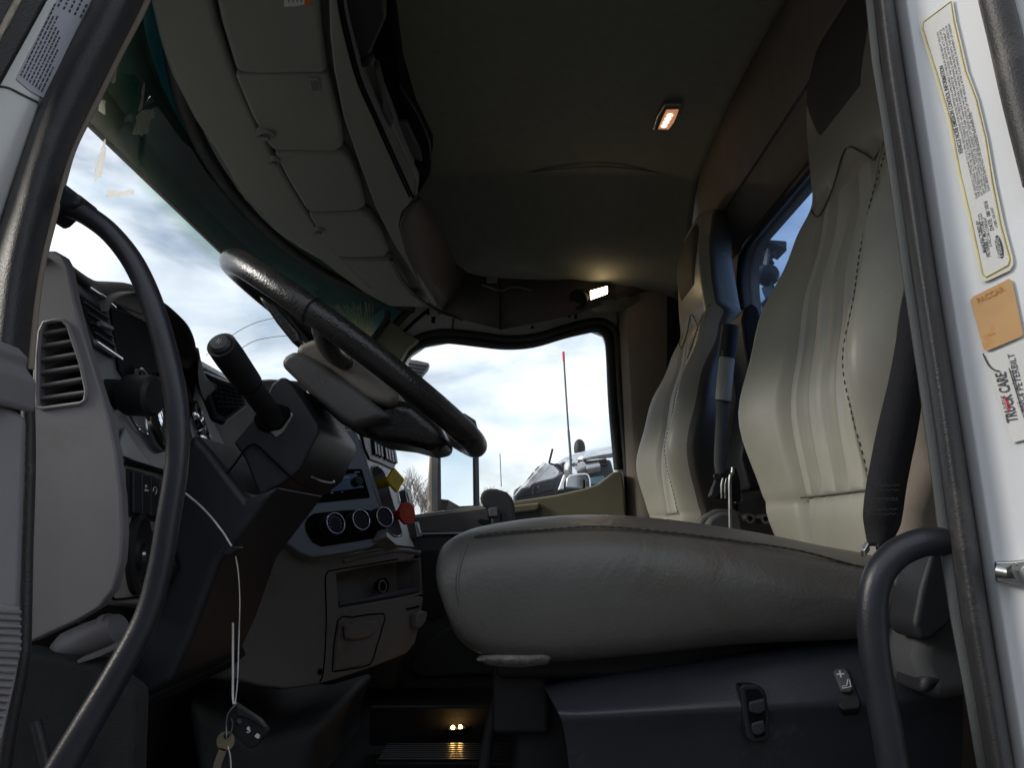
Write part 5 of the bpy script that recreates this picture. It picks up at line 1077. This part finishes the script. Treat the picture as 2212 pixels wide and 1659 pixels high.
def oval(name, c, d, hl, hw, pl, m, parent, off=.0003):
    dx_, dy_ = d; l_ = math.hypot(dx_, dy_); dx_, dy_ = dx_ / l_, dy_ / l_
    return plate(name, [(c[0] + dx_ * hl * math.cos(a) - dy_ * hw * math.sin(a), c[1] + dy_ * hl * math.cos(a) + dx_ * hw * math.sin(a)) for a in [2 * math.pi * i / 24 for i in range(24)]], pl, 0, off, m, parent)
oval('oval_badge', (2159, 533), (-16, -69), 26, 7.5, QT, 'ink', el)
ltext('Peterbilt', (2166.5, 553), (2157, 512), .0062, 'paper', nm='badge_script')
for ob in el.children:
    if ob.name.startswith('badge_script'):
        for v_ in ob.data.vertices: v_.co += PL.n * .0004
og = plate('orange_sticker', [(2096, 648), (2102, 641), (2180, 602), (2187, 608), (2210, 721), (2207, 727), (2133, 758), (2125, 755)], Q, 0, .0006, 'orange'); tag(og, 'faded orange square sticker below the emission label', 'sticker')
ltext('PACCAR', (2114, 655), (2172, 627), .0072, 'inkbrown', og, bold=True)
mkm = plate('scuff_mark', [(2133, 722), (2150, 719), (2151, 721), (2136, 726)], Q, .0006, .0009, 'inkbrown', og)
tcs = plate('service_sticker', [(2126, 769), (2240, 722), (2260, 938), (2190, 956), (2187, 955)], Q, 0, .0006, 'paper'); tag(tcs, 'white service sticker with a red oval and large serif lettering', 'sticker')
ltext('TRUCK CARE', (2199, 910), (2172, 803), .0115, 'ink', tcs, bold=True)
ltext('and Customer Support', (2212, 890), (2188, 798), .0045, 'ink', tcs)
ltext('1-800-4 PETERBILT', (2226, 900), (2190, 762), .0070, 'ink', tcs)
ov_ = oval('red_oval', (2174, 872), (-10, -31), 18, 5.5, QT, 'redlabel', tcs)
ltext('Peterbilt', (2178, 886), (2171, 860), .0045, 'paper', tcs, nm='badge_script')
for ob in tcs.children:
    if ob.name.startswith('badge_script'):
        for v_ in ob.data.vertices: v_.co += PL.n * .0004
tube('rule_line', [QT(2212, 903, .0003), QT(2179, 795, .0003)], .0003, 'ink', tcs, n=1, seg=5)
tube('stray_hair', [QT(u, v, .0005) for u, v in [(2124, 764), (2128, 774), (2137, 790), (2148, 799), (2159, 802)]], .0007, 'ink', tcs, seg=5)

# ============================================================ WINDSHIELD SCRAPS
def scrap(name, uv, label, m='tape', off=.006):
    rj = random.Random(len(label)); uv2 = []
    for (a, b) in zip(uv, uv[1:] + uv[:1]):
        for k in range(4): uv2.append((a[0] + (b[0] - a[0]) * k / 4 + rj.uniform(-2, 2), a[1] + (b[1] - a[1]) * k / 4 + rj.uniform(-2, 2)))
    pts = [PW(u, v, off) for u, v in uv2]; o = prism(name, pts, Vector((.0012, -.0004, .0004)), m); return tag(o, label, 'tape scrap')
scrap('tape_scrap', [(288, 250), (300, 237), (325, 236), (326, 250), (316, 262), (313, 285), (300, 293), (278, 290), (282, 276)], 'torn pale tape scrap stuck high on the shade band')
scrap('tape_scrap', [(303, 178), (306, 190), (296, 238), (290, 240)], 'thin pale tape sliver above the torn tape scrap')
scrap('tape_scrap', [(226, 410), (250, 414), (283, 408), (281, 418), (255, 424), (228, 426), (221, 424)], 'beige tape strip low on the clear windshield')
scrap('tape_scrap', [(218, 300), (222, 330), (208, 380), (196, 392), (200, 360), (212, 320)], 'faint pale glue streak beside the front pillar')
scrap('tape_scrap', [(238, 145), (244, 150), (240, 178), (232, 180), (236, 160)], 'small bright tape strip at the pillar edge')
scrap('tape_scrap', [(206, 212), (218, 218), (216, 246), (204, 236)], 'crumpled clear tape by the pillar at the visor edge')
V = []; F = []; rn = random.Random(5); paths = []
for k in range(26):
    t_ = k / 25; a = (708 + 88 * t_ + rn.uniform(-4, 4), 668 - 18 * t_ + rn.uniform(-8, 8)); b = (738 + 52 * t_ + rn.uniform(-6, 6), 706 + 28 * t_ + rn.uniform(-6, 8))
    paths.append([PW(*a, .010), PW((a[0] + b[0]) / 2 + rn.uniform(-5, 5), (a[1] + b[1]) / 2, .012), PW(*b, .010)])
o = multi_tube('frayed_film', paths, .0016, 'tape', None, seg=5); tag(o, 'frayed translucent film strands at the far windshield corner', 'film')

# ============================================================ OUTSIDE
# passenger mirror
pm = thing('passenger_mirror', P(985, 1100, 3.05), 'tall black framed passenger door mirror on a tan housing outside', 'mirror')
slabY('mirror_housing', [(928, 978), (952, 975), (952, 1110), (925, 1110), (924, 1096), (929, 1088), (924, 1078)], 3.10, 3.16, 'tan', pm, .01)
slabY('housing_rib', [(938, 976), (944, 976), (944, 1108), (938, 1108)], 3.092, 3.10, 'greyp', pm, .002)
my = lambda u: 3.02 + (u - 946) / 91 * .15
fo2 = [P(u, v, my(u)) for u, v in [(946, 905), (960, 888), (1005, 893), (1028, 908), (1034, 930), (1037, 1100), (946, 1104)]]
fi2 = [P(u, v, my(u)) for u, v in [(952, 908), (962, 896), (1003, 900), (1020, 912), (1025, 932), (1027, 1092), (954, 1096)]]
holed('mirror_frame', fo2, [fi2], Vector((-.03, .03, 0)), 'black', pm, .003)
prism('mirror_glass', [p + Vector((-.006, .006, 0)) for p in fi2], Vector((-.003, .003, 0)), 'mirror', pm)
slabY('mirror_divider', [(950, 1078), (968, 1080), (1000, 1098), (950, 1104)], 3.03, 3.05, 'black', pm, .003)
slabY('spot_mirror', [(968, 1083), (1000, 1097), (966, 1104)], 3.02, 3.03, 'mirror', pm)
lv = thing('ribbed_fairing', P(905, 800, 2.9), 'grey ribbed plastic fairing outside the front corner of the passenger window', 'fairing')
slabY('fairing_body', [(878, 800), (885, 776), (900, 778), (928, 787), (924, 800), (908, 822), (898, 832), (876, 815)], 2.85, 2.90, 'greyp', lv, .004)
for k in range(6): slabY('fairing_rib', [(880 + k * 2, 783 + k * 7.5), (925 - k * 4, 790 + k * 7), (924 - k * 4, 793 + k * 7), (880 + k * 2, 786 + k * 7.5)], 2.842, 2.85, 'shroud', lv, .002)

# neighbouring truck
TY = 6.4
tr = thing('parked_truck', Vector((P(1200, 1060, TY).x, TY, 0)), 'parked truck next door with chrome visor, white hood and whip antenna', 'truck')
def ou(c): return (1073.4 + c[0] * .1359, 927.4 + c[1] * .1359)
def sY(name, cs_, y0, y1, m, parent=tr, bevel=.01): return slabY(name, [ou(c) for c in cs_], y0, y1, m, parent, bevel)
hp = sY('hood', [(255, 1095), (480, 800), (740, 512), (800, 540), (920, 600), (985, 670), (970, 730), (900, 780), (700, 840), (500, 900), (400, 950), (300, 1060)], TY - .3, TY - .1, 'truckwhite', tr, .02)
for k in range(3): sY('hood_rib', [(400 + k * 45, 950 - k * 10), (430 + k * 45, 935 - k * 10), (790 + k * 22, 535 + k * 18), (765 + k * 22, 528 + k * 18)], TY - .315, TY - .3, 'truckwhite', hp, .004)
sY('hood_badge', [(905, 690), (915, 680), (920, 690), (910, 697)], TY - .312, TY - .3, 'ink', hp, 0)
sY('door_mirror_arm', [(480, 800), (575, 680), (590, 690), (500, 800)], TY - .35, TY - .31, 'hub', tr, .003)
sY('door_mirror_arm', [(600, 650), (665, 580), (675, 590), (610, 665)], TY - .35, TY - .31, 'hub', tr, .003)
sY('cab', [(860, 600), (1050, 580), (1800, 480), (1900, 1300), (250, 1300), (260, 1100), (500, 930), (960, 760), (1040, 700)], TY + .2, TY + 1.8, 'truckdark', tr, .05)
sY('side_window', [(300, 1090), (400, 980), (560, 910), (580, 1030), (300, 1110)], TY + .17, TY + .2, 'darkglass', tr, .005)
sY('side_window', [(600, 1030), (660, 890), (880, 860), (890, 960), (640, 1030)], TY + .17, TY + .2, 'darkglass', tr, .005)
sY('window_post', [(570, 910), (600, 900), (590, 1040), (560, 1040)], TY + .15, TY + .2, 'black', tr, .005)
sY('fender', [(960, 980), (1060, 720), (1110, 720), (1060, 960)], TY + .1, TY + .2, 'truckwhite', tr, .01)
# chrome visor, curved
va_ = cat_rom([P(*ou(c), TY + d) for c, d in [((950, 570), .5), ((1000, 500), .3), ((1100, 430), .15), ((1250, 375), .05), ((1450, 325), 0), ((1730, 270), 0), ((1900, 240), 0)]], 4)
vb_ = cat_rom([P(*ou(c), TY + d) for c, d in [((955, 580), .45), ((1040, 540), .2), ((1150, 510), .02), ((1300, 470), -.12), ((1480, 430), -.18), ((1740, 385), -.2), ((1900, 360), -.2)]], 4)
vc_ = cat_rom([P(*ou(c), TY + d) for c, d in [((960, 590), .45), ((1060, 585), .25), ((1180, 575), .08), ((1320, 530), -.05), ((1480, 490), -.1), ((1740, 465), -.1), ((1900, 450), -.1)]], 4)
grid('chrome_visor', [va_, vb_, vc_], 'chrome', tr, solid=.02, sub=1)
ml = lathe('roof_marker_light', [(.05, 0), (.052, .05), (.044, .09), (.026, .115), (.008, .122)], P(*ou((1315, 372)), TY + .2), (0, 0, 1), 'black', tr, seg=20)
for (a, b) in [((1310, 550), (1740, 560)), ((1320, 545), (1740, 500))]: tube('wiper_arm', [P(*ou(a), TY - .1), P(*ou(((a[0] + b[0]) / 2, (a[1] + b[1]) / 2 + 8)), TY - .1), P(*ou(b), TY - .1)], .02, 'black', tr, seg=8)
tube('mirror_tube', [P(*ou((1400, 590)), TY - .1), P(*ou((1230, 680)), TY - .12)], .05, 'steel', tr, seg=14)
tube('mirror_tube', [P(*ou((1620, 590)), TY - .1), P(*ou((1400, 640)), TY - .12)], .045, 'steel', tr, seg=14)
sY('blue_window', [(1480, 775), (1700, 740), (1720, 860), (1470, 880)], TY + .15, TY + .2, 'blueglass', tr, .005)
mb = sY('chrome_mirror', [(1062, 960), (1065, 850), (1090, 790), (1150, 745), (1300, 705), (1420, 695), (1460, 720), (1480, 790), (1480, 960)], TY - .6, TY - .35, 'chrome', tr, .05)
tube('mirror_bracket', [P(*ou(c), TY - .5) for c in [(1190, 740), (1165, 650), (1170, 580), (1215, 545), (1275, 548)]], .05, 'chrome', tr, seg=16)
an = tube('whip_antenna', [P(1234, 1018, TY - .55), P(1228, 930, TY - .55), P(1222, 840, TY - .55), P(1218, 775, TY - .55)], .0075, 'lower', tr, seg=6)
tube('antenna_coil', [P(1233, 1012, TY - .56), P(1232, 980, TY - .56), P(1228, 930, TY - .56)], .010, 'lower', tr, seg=8)
tube('antenna_tip', [P(1218, 780, TY - .55), P(1217, 760, TY - .55)], .010, 'red', tr, n=1, seg=8)
tube('stub_antenna', [P(*ou((945, 575)), TY + .2), P(*ou((850, 550)), TY + .2), P(*ou((830, 535)), TY + .2), P(*ou((885, 312)), TY + .2)], .010, 'black', tr, n=1, seg=6)
wa = tube('thin_whip_antenna', [P(1083, 1052, 9.0), P(1081, 1000, 9.0), P(1080, 980, 9.0)], .006, 'hub', None, seg=5); tag(wa, 'very thin pale whip antenna left of the parked truck', 'antenna')
# the antenna is one straight whip from the mirror base to the red tip
# overhead wires seen through the windshield
for i, (a, b, c) in enumerate([((505, 722), (545, 700), (592, 687)), ((538, 742), (590, 728), (660, 722))]):
    w_ = tube('overhead_wire', [P(a[0] - 60, a[1] + 45, 14), P(*a, 14), P(*b, 14), P(*c, 14), P(c[0] + 90, c[1] - 12, 14)], .007, 'hub', None, seg=5); tag(w_, ['upper', 'lower'][i] + ' thin overhead wire seen through the windshield', 'wire', 'overhead wires')
# equipment seen through the rear window
re = thing('rear_equipment_stand', P(1640, 700, 1.9) + Vector((.6, .6, 0)), 'dark bracket stand with a ball joint seen through the rear window', 'equipment')
def wy(c): return (1820 * .8587 + c[0] * .1657, 480 * .8587 + c[1] * .1657)
def rY(name, cs_, y0=2.55, y1=2.65, bevel=.004): return slabY(name, [wy(c) for c in cs_], y0, y1, 'truckdark', re, bevel)
rY('bracket_head', [(470, 690), (600, 660), (700, 640), (820, 660), (780, 830), (620, 830), (480, 820), (400, 760)])
rY('upper_arm', [(490, 810), (545, 800), (590, 1030), (535, 1030)])
lathe('ball_joint', [(.001, -.042), (.03, -.034), (.042, -.01), (.042, .01), (.03, .034), (.001, .042)], P(*wy((575, 1100)), 2.58), (0, 1, 0), 'truckdark', re, seg=24)
rY('lower_arm', [(575, 1180), (625, 1180), (640, 1480), (580, 1480)])
rY('clamp', [(520, 1430), (560, 1405), (620, 1410), (640, 1560), (510, 1560), (505, 1520), (540, 1490)])
rY('cross_tie', [(565, 880), (600, 860), (640, 870), (640, 900), (570, 900)])

# bare trees
def bare_tree(base, h, seed, label):
    rn = random.Random(seed); t = thing('bare_tree', base, label, 'tree', 'bare winter trees')
    V = []; F = []; tv_, tf_ = tube_vf([Vector(base), Vector(base) + Vector((.1, 0, h * .35))], [h * .022, h * .015], 7); mk('trunk', tv_, tf_, 'bark', t)
    def br(p, d, l, r, n):
        if n == 0 or l < .12: return
        q = p + d * l * .5 + Vector((rn.uniform(-.06, .06), rn.uniform(-.06, .06), rn.uniform(0, .05))) * l; e = q + (d + Vector((rn.uniform(-.15, .15), rn.uniform(-.15, .15), .08))).normalized() * l * .5
        v, f = tube_vf([p, q, e], [r, r * .85, r * .65], 4); o = len(V); V.extend(v); F.extend([[i + o for i in g_] for g_ in f])
        for k in range(3):
            nd = (d + Vector((rn.uniform(-.8, .8), rn.uniform(-.8, .8), rn.uniform(-.05, .55)))).normalized(); br(q.lerp(e, rn.random()), nd, l * rn.uniform(.58, .8), r * .6, n - 1)
    for k in range(4): br(Vector(base) + Vector((.1, 0, h * (.22 + .04 * k))), Vector((rn.uniform(-.5, .5), rn.uniform(-.5, .5), 1)).normalized(), h * .30, h * .010, 6)
    mk('crown', V, F, 'bark', t)
for i, (u, Y, h, s) in enumerate([(860, 60, 5.6, 1), (890, 66, 6.6, 2), (918, 58, 5.4, 3), (940, 62, 6.2, 4), (1050, 64, 5.2, 5), (1085, 60, 4.8, 6)]):
    p = P(u, 1150, Y); bare_tree((p.x, Y, 0), h, s, ['leftmost bare tree beyond the passenger window', 'bare tree second from the left beyond the window', 'bare tree just left of the passenger mirror', 'bare tree right behind the passenger mirror', 'bare tree right of the passenger mirror', 'bare tree beside the parked white hood'][i])
for o in bpy.data.objects:
    if 'label' in o and o.parent and 'category' in o: del o['category']
